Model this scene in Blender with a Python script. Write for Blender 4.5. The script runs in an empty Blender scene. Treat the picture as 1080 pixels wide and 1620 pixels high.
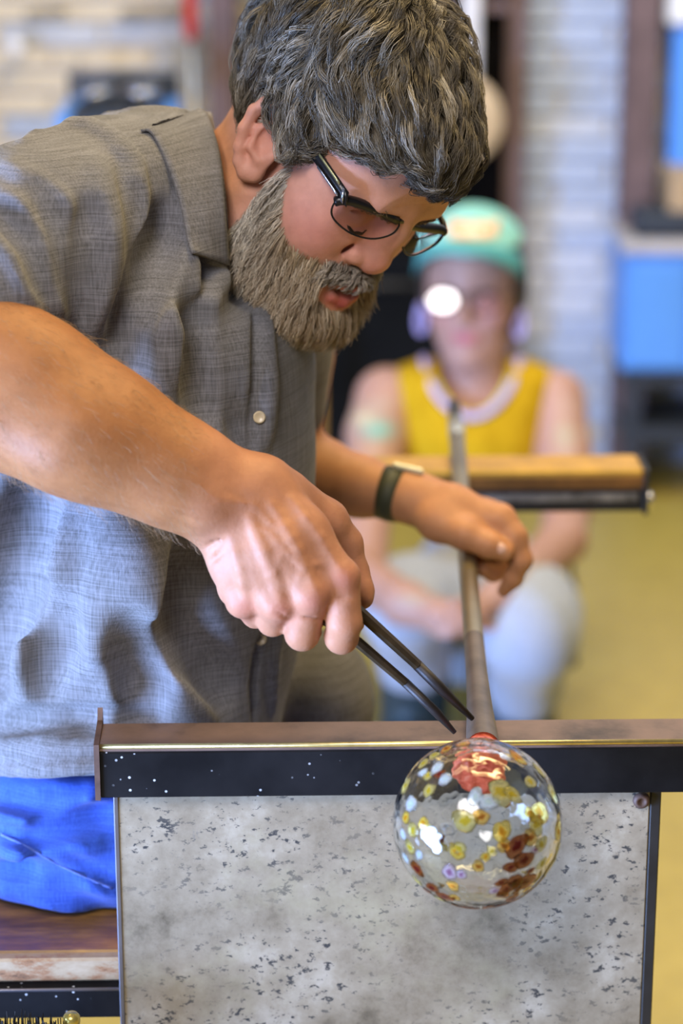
import bpy, math, random
import numpy as np
from mathutils import Vector, Matrix

# ------------------------------------------------------------------ camera, world, light
FPX = 3825.0                      # focal length in pixels of a 1080 x 1620 frame
PITCH = math.radians(18.0)
CAM = np.array([0.0, 0.0, 1.5])
RT = np.array([1.0, 0.0, 0.0])
FW = np.array([0.0, math.cos(PITCH), -math.sin(PITCH)])
UP = np.array([0.0, math.sin(PITCH), math.cos(PITCH)])
scene = bpy.context.scene
COL = scene.collection

cam_data = bpy.data.cameras.new('camera')
cam_data.sensor_fit = 'VERTICAL'
cam_data.sensor_height = 36.0
cam_data.lens = FPX / 1620.0 * 36.0
cam_data.clip_start = 0.05
cam_data.dof.use_dof = True
cam_data.dof.focus_distance = 1.79
cam_data.dof.aperture_fstop = 3.3
cam = bpy.data.objects.new('camera', cam_data)
COL.objects.link(cam)
cam.location = CAM
cam.rotation_euler = (math.pi / 2 - PITCH, 0, 0)
scene.camera = cam

world = bpy.data.worlds.new('world')
scene.world = world
world.use_nodes = True
world.node_tree.nodes['Background'].inputs[0].default_value = (0.92, 0.92, 1.0, 1)
world.node_tree.nodes['Background'].inputs[1].default_value = 0.08

def area_light(name, loc, target, size, power, color, sy=None):
    ld = bpy.data.lights.new(name, 'AREA')
    ld.energy = power
    ld.color = color
    ld.shape = 'RECTANGLE'
    ld.size = size
    ld.size_y = sy or size
    o = bpy.data.objects.new(name, ld)
    COL.objects.link(o)
    o.location = loc
    o.rotation_euler = (Vector(target) - Vector(loc)).to_track_quat('-Z', 'Y').to_euler()
    return o

# daylight from the big windows at the left and the open front of the shop
bay = area_light('bay_door_light', (-1.95, 0.85, 0.50), (-0.1, 1.9, 0.88), 1.3, 62, (0.36, 0.54, 1.0), 0.75)
bay.data.spread = math.radians(105)
FRONT_WINDOW = np.array([-0.65, -0.5, 2.85])
area_light('front_window_light', tuple(FRONT_WINDOW), (0.0, 2.0, 1.1), 0.9, 48, (1.0, 0.93, 0.91), 1.1)
# warm ceiling strip lamps
for lx, ly, lw in ((0.45, 1.85, 17), (0.15, 2.8, 20), (-0.5, 2.3, 5), (1.1, 2.7, 14)):
    area_light('ceiling_lamp_light', (lx, ly, 2.9), (lx, ly, 0), 1.2, lw, (1.0, 0.73, 0.32), 0.16)
area_light('back_fill_light', (0.75, 3.9, 2.8), (0.75, 4.6, 0.3), 1.8, 22, (0.62, 0.78, 1.0), 0.4)  # added unseen cool fill, brightens the back wall and blue cabinet

vs = scene.view_settings
vs.view_transform = 'Standard'
vs.look = 'None'
vs.gamma = 1.0
vs.use_curve_mapping = False
vs.exposure = 0.55

# ------------------------------------------------------------------ helpers: points
def P(px, py, d):
    return CAM + d * (FW + (px - 540.0) / FPX * RT + (810.0 - py) / FPX * UP)
def PY(px, py, y):
    """point on the pixel ray at world Y = y"""
    r = FW + (px - 540.0) / FPX * RT + (810.0 - py) / FPX * UP
    return CAM + r * (y / r[1])
def PZ(px, py, z):
    r = FW + (px - 540.0) / FPX * RT + (810.0 - py) / FPX * UP
    return CAM + r * ((z - CAM[2]) / r[2])
def M(rpx, d):
    return rpx * d / FPX
rng = np.random.default_rng(7)
random.seed(7)

# ------------------------------------------------------------------ helpers: objects
def tag(o, label=None, cat=None, group=None, kind=None):
    if label: o['label'] = label
    if cat: o['category'] = cat
    if group: o['group'] = group
    if kind: o['kind'] = kind
    return o
def empty(name, loc=(0, 0, 0), label=None, cat=None, group=None, kind=None):
    o = bpy.data.objects.new(name, None)
    COL.objects.link(o)
    o.location = loc
    o.empty_display_size = 0.05
    return tag(o, label, cat, group, kind)
def link(name, me, mat=None, parent=None):
    o = bpy.data.objects.new(name, me)
    COL.objects.link(o)
    if mat is not None and not me.materials: me.materials.append(mat)
    if parent is not None:
        o.parent = parent
        if parent.parent is None:
            o.matrix_parent_inverse = Matrix.LocRotScale(parent.location, parent.rotation_euler, parent.scale).inverted()
    return o
def mesh_np(name, verts, faces, col=None, smooth=True, n=4):
    me = bpy.data.meshes.new(name)
    verts = np.asarray(verts, np.float32)
    faces = np.asarray(faces, np.int32)
    me.vertices.add(len(verts))
    me.vertices.foreach_set('co', verts.ravel())
    nf = len(faces)
    me.loops.add(nf * n)
    me.loops.foreach_set('vertex_index', faces.ravel())
    me.polygons.add(nf)
    me.polygons.foreach_set('loop_start', np.arange(0, nf * n, n, dtype=np.int32))
    me.polygons.foreach_set('loop_total', np.full(nf, n, np.int32))
    me.update(calc_edges=True)
    me.validate()
    if smooth:
        me.polygons.foreach_set('use_smooth', np.ones(len(me.polygons), bool))
    if col is not None:
        a = me.attributes.new('Col', 'FLOAT_COLOR', 'POINT')
        c = np.ones((len(verts), 4), np.float32)
        c[:, :3] = col
        a.data.foreach_set('color', c.ravel())
    return me

class MB:
    """collects boxes, tubes and lathes into one mesh"""
    def __init__(s): s.v = []; s.f = []; s.sm = []
    def add(s, v, f, smooth=False):
        b = len(s.v)
        s.v += [tuple(float(c) for c in p) for p in v]
        s.f += [tuple(i + b for i in q) for q in f]
        s.sm += [smooth] * len(f)
    def box(s, c, size, ex=(1, 0, 0), ey=(0, 1, 0), ez=(0, 0, 1), bev=0.0):
        c = np.array(c, float); ex, ey, ez = (np.array(e, float) for e in (ex, ey, ez))
        hx, hy, hz = (q / 2 for q in size)
        if bev <= 0:
            v = [c + i * hx * ex + j * hy * ey + k * hz * ez for i in (-1, 1) for j in (-1, 1) for k in (-1, 1)]
            s.add(v, [(0, 1, 3, 2), (4, 6, 7, 5), (0, 4, 5, 1), (2, 3, 7, 6), (0, 2, 6, 4), (1, 5, 7, 3)])
            return
        b = min(bev, hx * .9, hy * .9, hz * .9)
        v = []; idx = {}
        for i in (-1, 1):
            for j in (-1, 1):
                for k in (-1, 1):
                    for ax in range(3):
                        h = [hx - b, hy - b, hz - b]; h[ax] += b
                        idx[i, j, k, ax] = len(v)
                        v.append(c + i * h[0] * ex + j * h[1] * ey + k * h[2] * ez)
        f = []
        for sg in (-1, 1):
            q = [(sg, a, b2, 0) for a, b2 in ((-1, -1), (1, -1), (1, 1), (-1, 1))]
            f.append([idx[t] for t in (q if sg > 0 else q[::-1])])
            q = [(a, sg, b2, 1) for a, b2 in ((-1, -1), (-1, 1), (1, 1), (1, -1))]
            f.append([idx[t] for t in (q if sg > 0 else q[::-1])])
            q = [(a, b2, sg, 2) for a, b2 in ((-1, -1), (1, -1), (1, 1), (-1, 1))]
            f.append([idx[t] for t in (q if sg > 0 else q[::-1])])
        for a in (-1, 1):
            for b2 in (-1, 1):
                f.append([idx[a, b2, -1, 0], idx[a, b2, 1, 0], idx[a, b2, 1, 1], idx[a, b2, -1, 1]][::1 if a * b2 > 0 else -1])
                f.append([idx[a, -1, b2, 0], idx[a, -1, b2, 2], idx[a, 1, b2, 2], idx[a, 1, b2, 0]][::1 if a * b2 > 0 else -1])
                f.append([idx[-1, a, b2, 1], idx[1, a, b2, 1], idx[1, a, b2, 2], idx[-1, a, b2, 2]][::1 if a * b2 > 0 else -1])
        for i in (-1, 1):
            for j in (-1, 1):
                for k in (-1, 1):
                    t = [idx[i, j, k, 0], idx[i, j, k, 1], idx[i, j, k, 2]]
                    f.append(t if i * j * k > 0 else t[::-1])
        s.add(v, f)
    def tube(s, pts, rad, n=10, flat=None, cap=True, smooth=True):
        """sweep; rad number or list; flat = (axis, factor) squashes the section along a world axis"""
        pts = [np.array(p, float) for p in pts]
        if np.isscalar(rad): rad = [rad] * len(pts)
        v = []; prev = None
        for i, p in enumerate(pts):
            t = pts[min(i + 1, len(pts) - 1)] - pts[max(i - 1, 0)]
            t /= np.linalg.norm(t) + 1e-12
            if prev is None:
                a = np.array([0, 0, 1.0]) if abs(t[2]) < .9 else np.array([1.0, 0, 0])
            else: a = prev
            u = a - t * (a @ t); u /= np.linalg.norm(u); prev = u
            w = np.cross(t, u)
            for k in range(n):
                an = 2 * math.pi * k / n
                o = (math.cos(an) * u + math.sin(an) * w) * rad[i]
                if flat is not None:
                    ax = np.array(flat[0], float); ax /= np.linalg.norm(ax)
                    o = o + ax * (o @ ax) * (flat[1] - 1)
                v.append(p + o)
        f = [(i * n + k, i * n + (k + 1) % n, (i + 1) * n + (k + 1) % n, (i + 1) * n + k) for i in range(len(pts) - 1) for k in range(n)]
        if cap:
            f.append(tuple(range(n))[::-1]); f.append(tuple((len(pts) - 1) * n + k for k in range(n)))
        s.add(v, f, smooth)
    def lathe(s, o, axis, prof, n=24, smooth=True):
        """prof = [(along, radius)]"""
        axis = np.array(axis, float); axis /= np.linalg.norm(axis)
        a = np.array([0, 0, 1.0]) if abs(axis[2]) < .9 else np.array([1.0, 0, 0])
        u = a - axis * (a @ axis); u /= np.linalg.norm(u); w = np.cross(axis, u)
        o = np.array(o, float); v = []
        for (h, r) in prof:
            for k in range(n):
                an = 2 * math.pi * k / n
                v.append(o + axis * h + (math.cos(an) * u + math.sin(an) * w) * max(r, 1e-5))
        f = [(i * n + k, i * n + (k + 1) % n, (i + 1) * n + (k + 1) % n, (i + 1) * n + k) for i in range(len(prof) - 1) for k in range(n)]
        s.add(v, f, smooth)
    def ball(s, c, r, n=16, m=10, R=None):
        c = np.array(c, float); r = np.array([r] * 3 if np.isscalar(r) else r, float)
        v = []; f = []
        for i in range(m + 1):
            th = math.pi * i / m
            for k in range(n):
                ph = 2 * math.pi * k / n
                q = np.array([math.sin(th) * math.cos(ph), math.sin(th) * math.sin(ph), math.cos(th)]) * r
                v.append(c + (R @ q if R is not None else q))
        f = [(i * n + k, (i + 1) * n + k, (i + 1) * n + (k + 1) % n, i * n + (k + 1) % n) for i in range(m) for k in range(n)]
        s.add(v, f, True)
    def prism(s, poly, off):
        """poly = list of points (CCW seen from -off side up to you), extruded by off"""
        off = np.array(off, float); n = len(poly)
        v = [np.array(p, float) for p in poly] + [np.array(p, float) + off for p in poly]
        f = [tuple(range(n))[::-1], tuple(range(n, 2 * n))] + [(i, (i + 1) % n, n + (i + 1) % n, n + i) for i in range(n)]
        s.add(v, f)
    def sheet(s, rows, thick, smooth=True):
        """rows: grid of points; given thickness along the average normal"""
        G = np.array(rows, float); a, b, _ = G.shape
        du = np.gradient(G, axis=0); dv = np.gradient(G, axis=1)
        nrm = np.cross(du, dv); nrm /= np.linalg.norm(nrm, axis=2, keepdims=True) + 1e-12
        v = list(G.reshape(-1, 3)) + list((G - nrm * thick).reshape(-1, 3))
        N = a * b; f = []
        for i in range(a - 1):
            for j in range(b - 1):
                q = (i * b + j, (i + 1) * b + j, (i + 1) * b + j + 1, i * b + j + 1)
                f.append(q); f.append(tuple(N + t for t in q[::-1]))
        ring = [i * b for i in range(a)] + [(a - 1) * b + j for j in range(1, b)] + [i * b + b - 1 for i in range(a - 2, -1, -1)] + [j for j in range(b - 2, 0, -1)]
        for i in range(len(ring)):
            p, q = ring[i], ring[(i + 1) % len(ring)]
            f.append((q, p, N + p, N + q))
        s.add(v, f, smooth)
    def mesh(s, name):
        me = bpy.data.meshes.new(name)
        me.from_pydata(s.v, [], s.f)
        me.update()
        me.polygons.foreach_set('use_smooth', s.sm)
        return me
    def build(s, name, mat, parent=None):
        return link(name, s.mesh(name), mat, parent)

# ------------------------------------------------------------------ helpers: distance fields
def smin(a, b, k):
    if k <= 0: return np.minimum(a, b)
    h = np.maximum(k - np.abs(a - b), 0) / k
    return np.minimum(a, b) - h * h * k * 0.25
class Field:
    def __init__(s, lo, hi, h):
        s.lo = np.array(lo, float); s.h = h
        s.n = np.ceil((np.array(hi, float) - s.lo) / h).astype(int) + 1
        s.v = np.full(s.n, 0.2, np.float32)
    def sub(s, lo, hi):
        i0 = np.clip(np.floor((np.array(lo) - s.lo) / s.h).astype(int), 0, s.n)
        i1 = np.clip(np.ceil((np.array(hi) - s.lo) / s.h).astype(int) + 1, 0, s.n)
        sl = tuple(slice(a, b) for a, b in zip(i0, i1))
        ax = [(s.lo[k] + s.h * np.arange(i0[k], i1[k])).astype(np.float32) for k in range(3)]
        return sl, ax[0][:, None, None], ax[1][None, :, None], ax[2][None, None, :]
    def put(s, lo, hi, fn, k=0.0, op='add'):
        pad = k + 3 * s.h
        sl, X, Y, Z = s.sub(np.array(lo) - pad, np.array(hi) + pad)
        if 0 in s.v[sl].shape: return
        d = fn(X, Y, Z)
        if op == 'add': s.v[sl] = smin(s.v[sl], d, k)
        elif op == 'cut': s.v[sl] = -smin(-s.v[sl], d, k)
        elif op == 'disp': s.v[sl] += d
    def cone(s, a, b, ra, rb, k=0.0, op='add'):
        a = np.array(a, float); b = np.array(b, float)
        lo = np.minimum(a - ra, b - rb); hi = np.maximum(a + ra, b + rb)
        ba = b - a; L2 = ba @ ba + 1e-12
        def fn(X, Y, Z):
            t = np.clip(((X - a[0]) * ba[0] + (Y - a[1]) * ba[1] + (Z - a[2]) * ba[2]) / L2, 0, 1)
            return np.sqrt((X - a[0] - t * ba[0]) ** 2 + (Y - a[1] - t * ba[1]) ** 2 + (Z - a[2] - t * ba[2]) ** 2) - (ra + (rb - ra) * t)
        s.put(lo, hi, fn, k, op)
    def chain(s, pts, rad, k=0.0, op='add'):
        if np.isscalar(rad): rad = [rad] * len(pts)
        for i in range(len(pts) - 1): s.cone(pts[i], pts[i + 1], rad[i], rad[i + 1], k, op)
    def ell(s, c, r, k=0.0, op='add', R=None):
        c = np.array(c, float); r = np.array([r] * 3 if np.isscalar(r) else r, float)
        e = r if R is None else np.full(3, r.max())
        def fn(X, Y, Z):
            x, y, z = X - c[0], Y - c[1], Z - c[2]
            if R is not None:
                x, y, z = (R[0, i] * x + R[1, i] * y + R[2, i] * z for i in range(3))
            k0 = np.sqrt((x / r[0]) ** 2 + (y / r[1]) ** 2 + (z / r[2]) ** 2)
            k1 = np.sqrt((x / r[0] ** 2) ** 2 + (y / r[1] ** 2) ** 2 + (z / r[2] ** 2) ** 2)
            return k0 * (k0 - 1) / np.maximum(k1, 1e-6)
        s.put(c - e, c + e, fn, k, op)
    def loft(s, tab, lo, hi, k=0.0, p=2.3):
        """tab rows: py, left px, right px, centre depth, half depth"""
        T = np.array(tab, float)
        ys = np.linspace(T[0, 0], T[-1, 0], 400)
        C = [np.interp(ys, T[:, 0], T[:, j]) for j in range(1, 5)]
        ker = np.hanning(41); ker /= ker.sum()
        C = [np.convolve(np.pad(c, 20, mode='edge'), ker, 'valid') for c in C]
        def fn(X, Y, Z):
            d = (Y - CAM[1]) * FW[1] + (Z - CAM[2]) * FW[2] + 0 * X
            up = (Y - CAM[1]) * UP[1] + (Z - CAM[2]) * UP[2] + 0 * X
            px = 540 + FPX * X / d; py = 810 - FPX * up / d
            xl, xr, dc, hd = (np.interp(py, ys, c).astype(np.float32) for c in C)
            ax = (xr - xl) / 2
            r = (np.abs((px - (xl + xr) / 2) / ax) ** p + np.abs((d - dc) / hd) ** p) ** (1 / p)
            f = (r - 1) * np.minimum(ax * d / FPX, hd)
            return np.maximum(f, np.maximum(ys[0] - py, py - ys[-1]) * d / FPX)
        s.put(lo, hi, fn, k)
    def sample(s, p):
        q = (np.asarray(p) - s.lo) / s.h
        q = np.clip(q, 0, s.n - 1.001); i = q.astype(int); t = q - i
        x, y, z = i.T; a, b, c = t.T; v = s.v
        return ((v[x, y, z] * (1 - c) + v[x, y, z + 1] * c) * (1 - b) + (v[x, y + 1, z] * (1 - c) + v[x, y + 1, z + 1] * c) * b) * (1 - a) + \
               ((v[x + 1, y, z] * (1 - c) + v[x + 1, y, z + 1] * c) * (1 - b) + (v[x + 1, y + 1, z] * (1 - c) + v[x + 1, y + 1, z + 1] * c) * b) * a
    def grad(s, p):
        e = s.h; g = np.stack([s.sample(p + np.eye(3)[k] * e) - s.sample(p - np.eye(3)[k] * e) for k in range(3)], 1)
        return g / (np.linalg.norm(g, axis=1, keepdims=True) + 1e-9)
    def cast(s, px, py, d0=1.5, d1=2.6):
        ds = np.arange(d0, d1, 0.002)
        pts = np.array([P(px, py, d) for d in ds])
        ok = np.all((pts > s.lo) & (pts < s.lo + s.h * (s.n - 2)), axis=1)
        v = np.where(ok, s.sample(pts), 1)
        i = np.argmax(v < 0)
        return pts[i] if v[i] < 0 else None
    def tri(s):
        """naive surface nets -> verts, quads"""
        v = s.v; n = s.n; ins = v < 0
        cn = n - 1
        acc = {}
        ids = []; pos = []; quads = []
        for ax in range(3):
            a = [slice(None)] * 3; b = [slice(None)] * 3
            a[ax] = slice(0, -1); b[ax] = slice(1, None)
            ch = ins[tuple(a)] != ins[tuple(b)]
            I = np.argwhere(ch)
            o1, o2 = (ax + 1) % 3, (ax + 2) % 3
            I = I[(I[:, o1] > 0) & (I[:, o2] > 0) & (I[:, o1] < cn[o1]) & (I[:, o2] < cn[o2])]
            J = I.copy(); J[:, ax] += 1
            va = v[tuple(I.T)]; vb = v[tuple(J.T)]
            p = I.astype(np.float64); p[:, ax] += va / (va - vb)
            cells = []
            for d1, d2 in ((-1, -1), (0, -1), (0, 0), (-1, 0)):
                c = I.copy(); c[:, o1] += d1; c[:, o2] += d2
                c = (c[:, 0] * cn[1] + c[:, 1]) * cn[2] + c[:, 2]
                cells.append(c); ids.append(c); pos.append(p)
            q = np.stack(cells, 1)
            fl = va > 0
            q[fl] = q[fl][:, ::-1]
            quads.append(q)
        ids = np.concatenate(ids); pos = np.concatenate(pos); quads = np.concatenate(quads)
        u, inv = np.unique(ids, return_inverse=True)
        cnt = np.bincount(inv, minlength=len(u))
        V = np.stack([np.bincount(inv, pos[:, k], minlength=len(u)) / cnt for k in range(3)], 1)
        Q = np.searchsorted(u, quads)
        return V * s.h + s.lo, Q

def strands_mesh(name, pts, rad, col, sides=3):
    """pts (N,S,3), rad (N,S), col (N,3): thin tubes"""
    N, S, _ = pts.shape
    t = np.gradient(pts, axis=1); t /= np.linalg.norm(t, axis=2, keepdims=True) + 1e-12
    a = np.cross(t, rng.normal(size=(N, 1, 3))); a /= np.linalg.norm(a, axis=2, keepdims=True) + 1e-12
    b = np.cross(t, a)
    V = np.stack([pts + (math.cos(2 * math.pi * k / sides) * a + math.sin(2 * math.pi * k / sides) * b) * rad[..., None] for k in range(sides)], 2)
    base = (np.arange(N)[:, None] * S + np.arange(S - 1)[None, :]) * sides
    F = []
    for k in range(sides):
        k2 = (k + 1) % sides
        F.append(np.stack([base + k, base + k2, base + sides + k2, base + sides + k], -1).reshape(-1, 4))
    C = np.repeat(col, S * sides, axis=0)
    return mesh_np(name, V.reshape(-1, 3), np.concatenate(F), C)

# ------------------------------------------------------------------ materials
def new_mat(name):
    m = bpy.data.materials.new(name); m.use_nodes = True
    nt = m.node_tree
    return m, nt, nt.nodes['Principled BSDF']
def node(nt, kind, **kw):
    n = nt.nodes.new(kind)
    for k, v in kw.items():
        if k.startswith('i_'):
            n.inputs[k[2:].replace('_', ' ')].default_value = v
        else: setattr(n, k, v)
    return n
def coords(nt, scale=(1, 1, 1), rot=(0, 0, 0)):
    tc = node(nt, 'ShaderNodeTexCoord'); mp = node(nt, 'ShaderNodeMapping')
    mp.inputs['Scale'].default_value = scale; mp.inputs['Rotation'].default_value = rot
    nt.links.new(tc.outputs['Object'], mp.inputs['Vector'])
    return mp.outputs['Vector']
def noise(nt, vec, scale, detail=4, rough=.55):
    n = node(nt, 'ShaderNodeTexNoise'); n.inputs['Scale'].default_value = scale
    n.inputs['Detail'].default_value = detail; n.inputs['Roughness'].default_value = rough
    nt.links.new(vec, n.inputs['Vector'])
    return n.outputs['Fac']
def ramp(nt, fac, stops):
    r = node(nt, 'ShaderNodeValToRGB'); e = r.color_ramp.elements
    while len(e) < len(stops): e.new(0.5)
    for el, (p, c) in zip(e, stops):
        el.position = p; el.color = (c[0], c[1], c[2], 1)
    nt.links.new(fac, r.inputs['Fac'])
    return r.outputs['Color']
def mixc(nt, fac, a, b, mode='MIX'):
    m = node(nt, 'ShaderNodeMix', data_type='RGBA', blend_type=mode)
    for s, v in ((0, fac), (6, a), (7, b)):
        if hasattr(v, 'is_output'): nt.links.new(v, m.inputs[s])
        elif s == 0: m.inputs[0].default_value = v
        else: m.inputs[s].default_value = (v[0], v[1], v[2], 1)
    return m.outputs[2]
def bump(nt, bs, h, strength=.3, dist=.002):
    b = node(nt, 'ShaderNodeBump'); b.inputs['Strength'].default_value = strength; b.inputs['Distance'].default_value = dist
    nt.links.new(h, b.inputs['Height']); nt.links.new(b.outputs['Normal'], bs.inputs['Normal'])
def plain(name, c, rough=.5, metal=0.0, var=.12, scale=30, bmp=0.0, spec=.5):
    """one colour with fine blotchy variation"""
    m, nt, bs = new_mat(name)
    v = coords(nt)
    n = noise(nt, v, scale)
    c = np.array(c)
    nt.links.new(ramp(nt, n, [(.3, c * (1 - var)), (.7, np.minimum(c * (1 + var), 1))]), bs.inputs['Base Color'])
    bs.inputs['Roughness'].default_value = rough; bs.inputs['Metallic'].default_value = metal
    bs.inputs['Specular IOR Level'].default_value = spec
    if bmp: bump(nt, bs, noise(nt, v, scale * 6, 3), bmp, .001)
    return m
def vcol_mat(name, rough=.5, spec=.5, sss=0.0, mott=0.0, mscale=60, bmp=0.0, bscale=400, coat=0):
    """colour from the mesh's own colour zones, with mottling"""
    m, nt, bs = new_mat(name)
    at = node(nt, 'ShaderNodeAttribute', attribute_name='Col')
    c = at.outputs['Color']; v = coords(nt)
    if mott:
        c = mixc(nt, 1.0, c, ramp(nt, noise(nt, v, mscale, 5), [(.25, (1 - mott, 1 - mott * 1.15, 1 - mott * 1.15)), (.75, (1, 1, 1))]), 'MULTIPLY')
    nt.links.new(c, bs.inputs['Base Color'])
    bs.inputs['Roughness'].default_value = rough; bs.inputs['Specular IOR Level'].default_value = spec
    if sss:
        bs.inputs['Subsurface Weight'].default_value = sss
        bs.inputs['Subsurface Radius'].default_value = (1, .35, .2); bs.inputs['Subsurface Scale'].default_value = .004
    if bmp: bump(nt, bs, noise(nt, v, bscale, 3), bmp, .0006)
    return m
# ================================================================== the setting
m_floor, nt, bs = new_mat('concrete_floor')
v = coords(nt)
c1 = ramp(nt, noise(nt, v, 1.6, 5), [(.3, (.50, .39, .085)), (.7, (.60, .48, .12))])
c2 = ramp(nt, noise(nt, v, 22, 6, .65), [(.3, (.80, .78, .74)), (.75, (1, 1, 1))])
nt.links.new(mixc(nt, 1.0, c1, c2, 'MULTIPLY'), bs.inputs['Base Color'])
bs.inputs['Roughness'].default_value = .42
bump(nt, bs, noise(nt, v, 60, 4), .15, .002)
WALL_Y = 4.94
mb = MB(); mb.box((0, 1.6, -.05), (9, 8.6, .1))
floor = mb.build('floor', m_floor); tag(floor, 'smooth yellowish concrete workshop floor', 'floor', kind='structure')

m_mortar, nt, bs = new_mat('painted_brickwork')
bt = node(nt, 'ShaderNodeTexBrick'); nt.links.new(coords(nt, (1, 1, 1), (math.pi / 2, 0, 0)), bt.inputs['Vector'])
bt.inputs['Color1'].default_value = (.64, .68, .76, 1); bt.inputs['Color2'].default_value = (.76, .70, .60, 1); bt.inputs['Mortar'].default_value = (.56, .58, .62, 1)
bt.inputs['Scale'].default_value = 1.0; bt.inputs['Brick Width'].default_value = .206; bt.inputs['Row Height'].default_value = .0465; bt.inputs['Mortar Size'].default_value = .005
nt.links.new(bt.outputs['Color'], bs.inputs['Base Color']); bs.inputs['Roughness'].default_value = .85
bump(nt, bs, bt.outputs['Fac'], -.5, .004)
m_bricks = [plain('painted_brick_%s' % n, c, .75, var=.08, scale=25, bmp=.3) for n, c in
            (('white', (.66, .70, .79)), ('cream', (.82, .72, .55)), ('grey', (.53, .61, .78)))]
mb = MB(); mb.box((0, WALL_Y + .11, 1.5), (9, .2, 3.0))
wall = mb.build('wall_back', m_mortar); tag(wall, 'pale painted brick back wall of the workshop', 'wall', kind='structure')
bm_meshes = []
for k, mt in enumerate(m_bricks):
    b = MB(); b.box((0, 0, 0), (.196, .022, .0365), bev=.004)
    me = b.mesh('brick'); me.materials.append(mt); bm_meshes.append(me)
nb = 0
for r in range(26):
    for c in range(11):
        x = -1.1 + c * .206 + (.103 if r % 2 else 0)
        z = .023 + r * .0465
        w = [.32, .05, .63] if x > 0 else [.15, .75, .10]
        o = bpy.data.objects.new('brick', bm_meshes[int(rng.choice(3, p=w))]); COL.objects.link(o)
        o.parent = wall; o.location = (x, WALL_Y + .004 + rng.uniform(-.003, .003), z); nb += 1

m_steel_brown = plain('brown_painted_steel', (.16, .105, .105), .55, var=.2, scale=18)
m_black = plain('black_steel', (.016, .016, .018), .45, var=.3, scale=25)
m_cream = plain('cream_paint', (.62, .60, .55), .7)
def column(px, y, w, dep, label, m2=m_steel_brown):
    p = PY(px, 400, y)
    t = empty('steel_column', (p[0], y, 0), label, 'column', 'brown steel columns against the back wall')
    web = MB(); web.box((p[0], y, 1.4), (w * .18, dep, 2.8)); web.build('web', m_black, t)
    for sg in (-1, 1):
        fl = MB(); fl.box((p[0], y + sg * dep / 2, 1.4), (w, .012, 2.8), bev=.003); fl.build('flange', m2, t)
    bp = MB(); bp.box((p[0], y, .008), (w * 1.25, dep + .05, .016)); bp.build('base_plate', m_black, t)
    return t
column(358, 4.87, .055, .10, 'brown steel column behind the man\'s collar, left of the dark recess')
column(803, 4.87, .052, .10, 'brown steel column above the woman\'s teal cap')
column(1000, 4.86, .062, .10, 'brown steel column just left of the blue cabinet')

# solid furnace front; near-black colour paints in the dark recess between the columns
m_dark = plain('recess_black', (.003, .0025, .0025), .9, var=.4, scale=10, spec=.05)
m_dark2 = plain('dark_steel_panel', (.005, .006, .008), .7, var=.3, scale=10, spec=.1)
xa, xb = PY(420, 400, 4.86)[0], PY(790, 400, 4.86)[0]
t = empty('furnace', ((xa + xb) / 2, 4.82, 0), 'black furnace front between the two brown columns behind the people', 'furnace')
b = MB(); b.box(((xa + xb) / 2, 4.84, .62), (xb - xa, .14, 1.24), bev=.006); b.build('body', m_dark, t)
b = MB(); b.box(((xa + xb) / 2, 4.755, .30), (xb - xa - .05, .03, .42), bev=.004); b.build('lower_door', m_dark2, t)
b = MB(); b.tube([((xa + xb) / 2 - .14, 4.73, .44), ((xa + xb) / 2 + .14, 4.73, .44)], .008); b.build('handle', m_black, t)
b = MB(); b.box(((xa + xb) / 2, 4.76, .985), (xb - xa, .03, .02)); b.build('lintel', m_steel_brown, t)
# yellowish plank at the recess
m_wood = plain('varnished_wood', (.42, .24, .06), .45, var=.25, scale=20)
p = PY(507, 600, 4.60)
b = MB(); b.box((p[0], 4.62, .5), (.014, .02, 1.0), bev=.003)
tag(b.build('wooden_batten', m_wood), 'thin upright wooden batten in front of the black furnace', 'batten')
# white narrow panel and round tan board beside the right column
p = PY(744, 100, 4.70)
b = MB(); b.box((p[0], 4.71, .93), (.036, .03, .30), bev=.006)
tag(b.build('wall_box', plain('white_paint', (.80, .80, .84), .4)), 'narrow white box behind the grey-haired head', 'box')
m_tan = plain('tan_board', (.62, .47, .30), .6, var=.15, scale=25)
p = PY(722, 190, 4.66)
t = empty('round_board', tuple(p), 'round tan board hanging behind the grey-haired head', 'board')
b = MB(); b.lathe(p, (0, -1, 0), [(-.012, 0), (-.012, .086), (-.006, .09), (.006, .09), (.012, .086), (.012, 0)], 40); b.build('disc', m_tan, t)
b = MB(); b.lathe(p + np.array([0, -.013, 0]), (0, -1, 0), [(-.004, .0), (-.004, .02), (.010, .014), (.010, 0)], 20); b.build('hub', m_dark2, t)

# left-hand background
m_red = plain('red_paint', (.70, .05, .04), .4); m_steel = plain('bare_steel', (.45, .44, .42), .35, .8, var=.2)
p = PY(301, 40, 4.80)
t = empty('hook_pole', (p[0], 4.80, 0), 'red-handled pole leaning upright left of the brown column', 'pole')
b = MB(); b.tube([(p[0] + .003, 4.80, 0), (p[0], 4.80, PY(301, 62, 4.80)[2])], .008); b.build('shaft', m_steel, t)
b = MB(); b.tube([(p[0], 4.80, PY(301, 62, 4.80)[2]), (p[0], 4.80, PY(301, 58, 4.8)[2]), (p[0], 4.80, 1.15), (p[0], 4.80, 1.16)], [.008, .014, .014, .008], 14); b.build('handle', m_red, t)
m_blue = plain('blue_enamel', (.12, .37, 1.0), .4, var=.03)
m_navy = plain('navy_steel', (.03, .04, .06), .5)
m_chrome = plain('polished_metal', (.75, .77, .82), .18, 1.0, var=.05)
c = PY(185, 150, 4.45)
t = empty('tool_cart', (c[0], 4.5, 0), 'blue cart carrying two shiny metal pans behind the man\'s shoulder', 'cart')
top = PY(185, 172, 4.45)[2]
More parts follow.
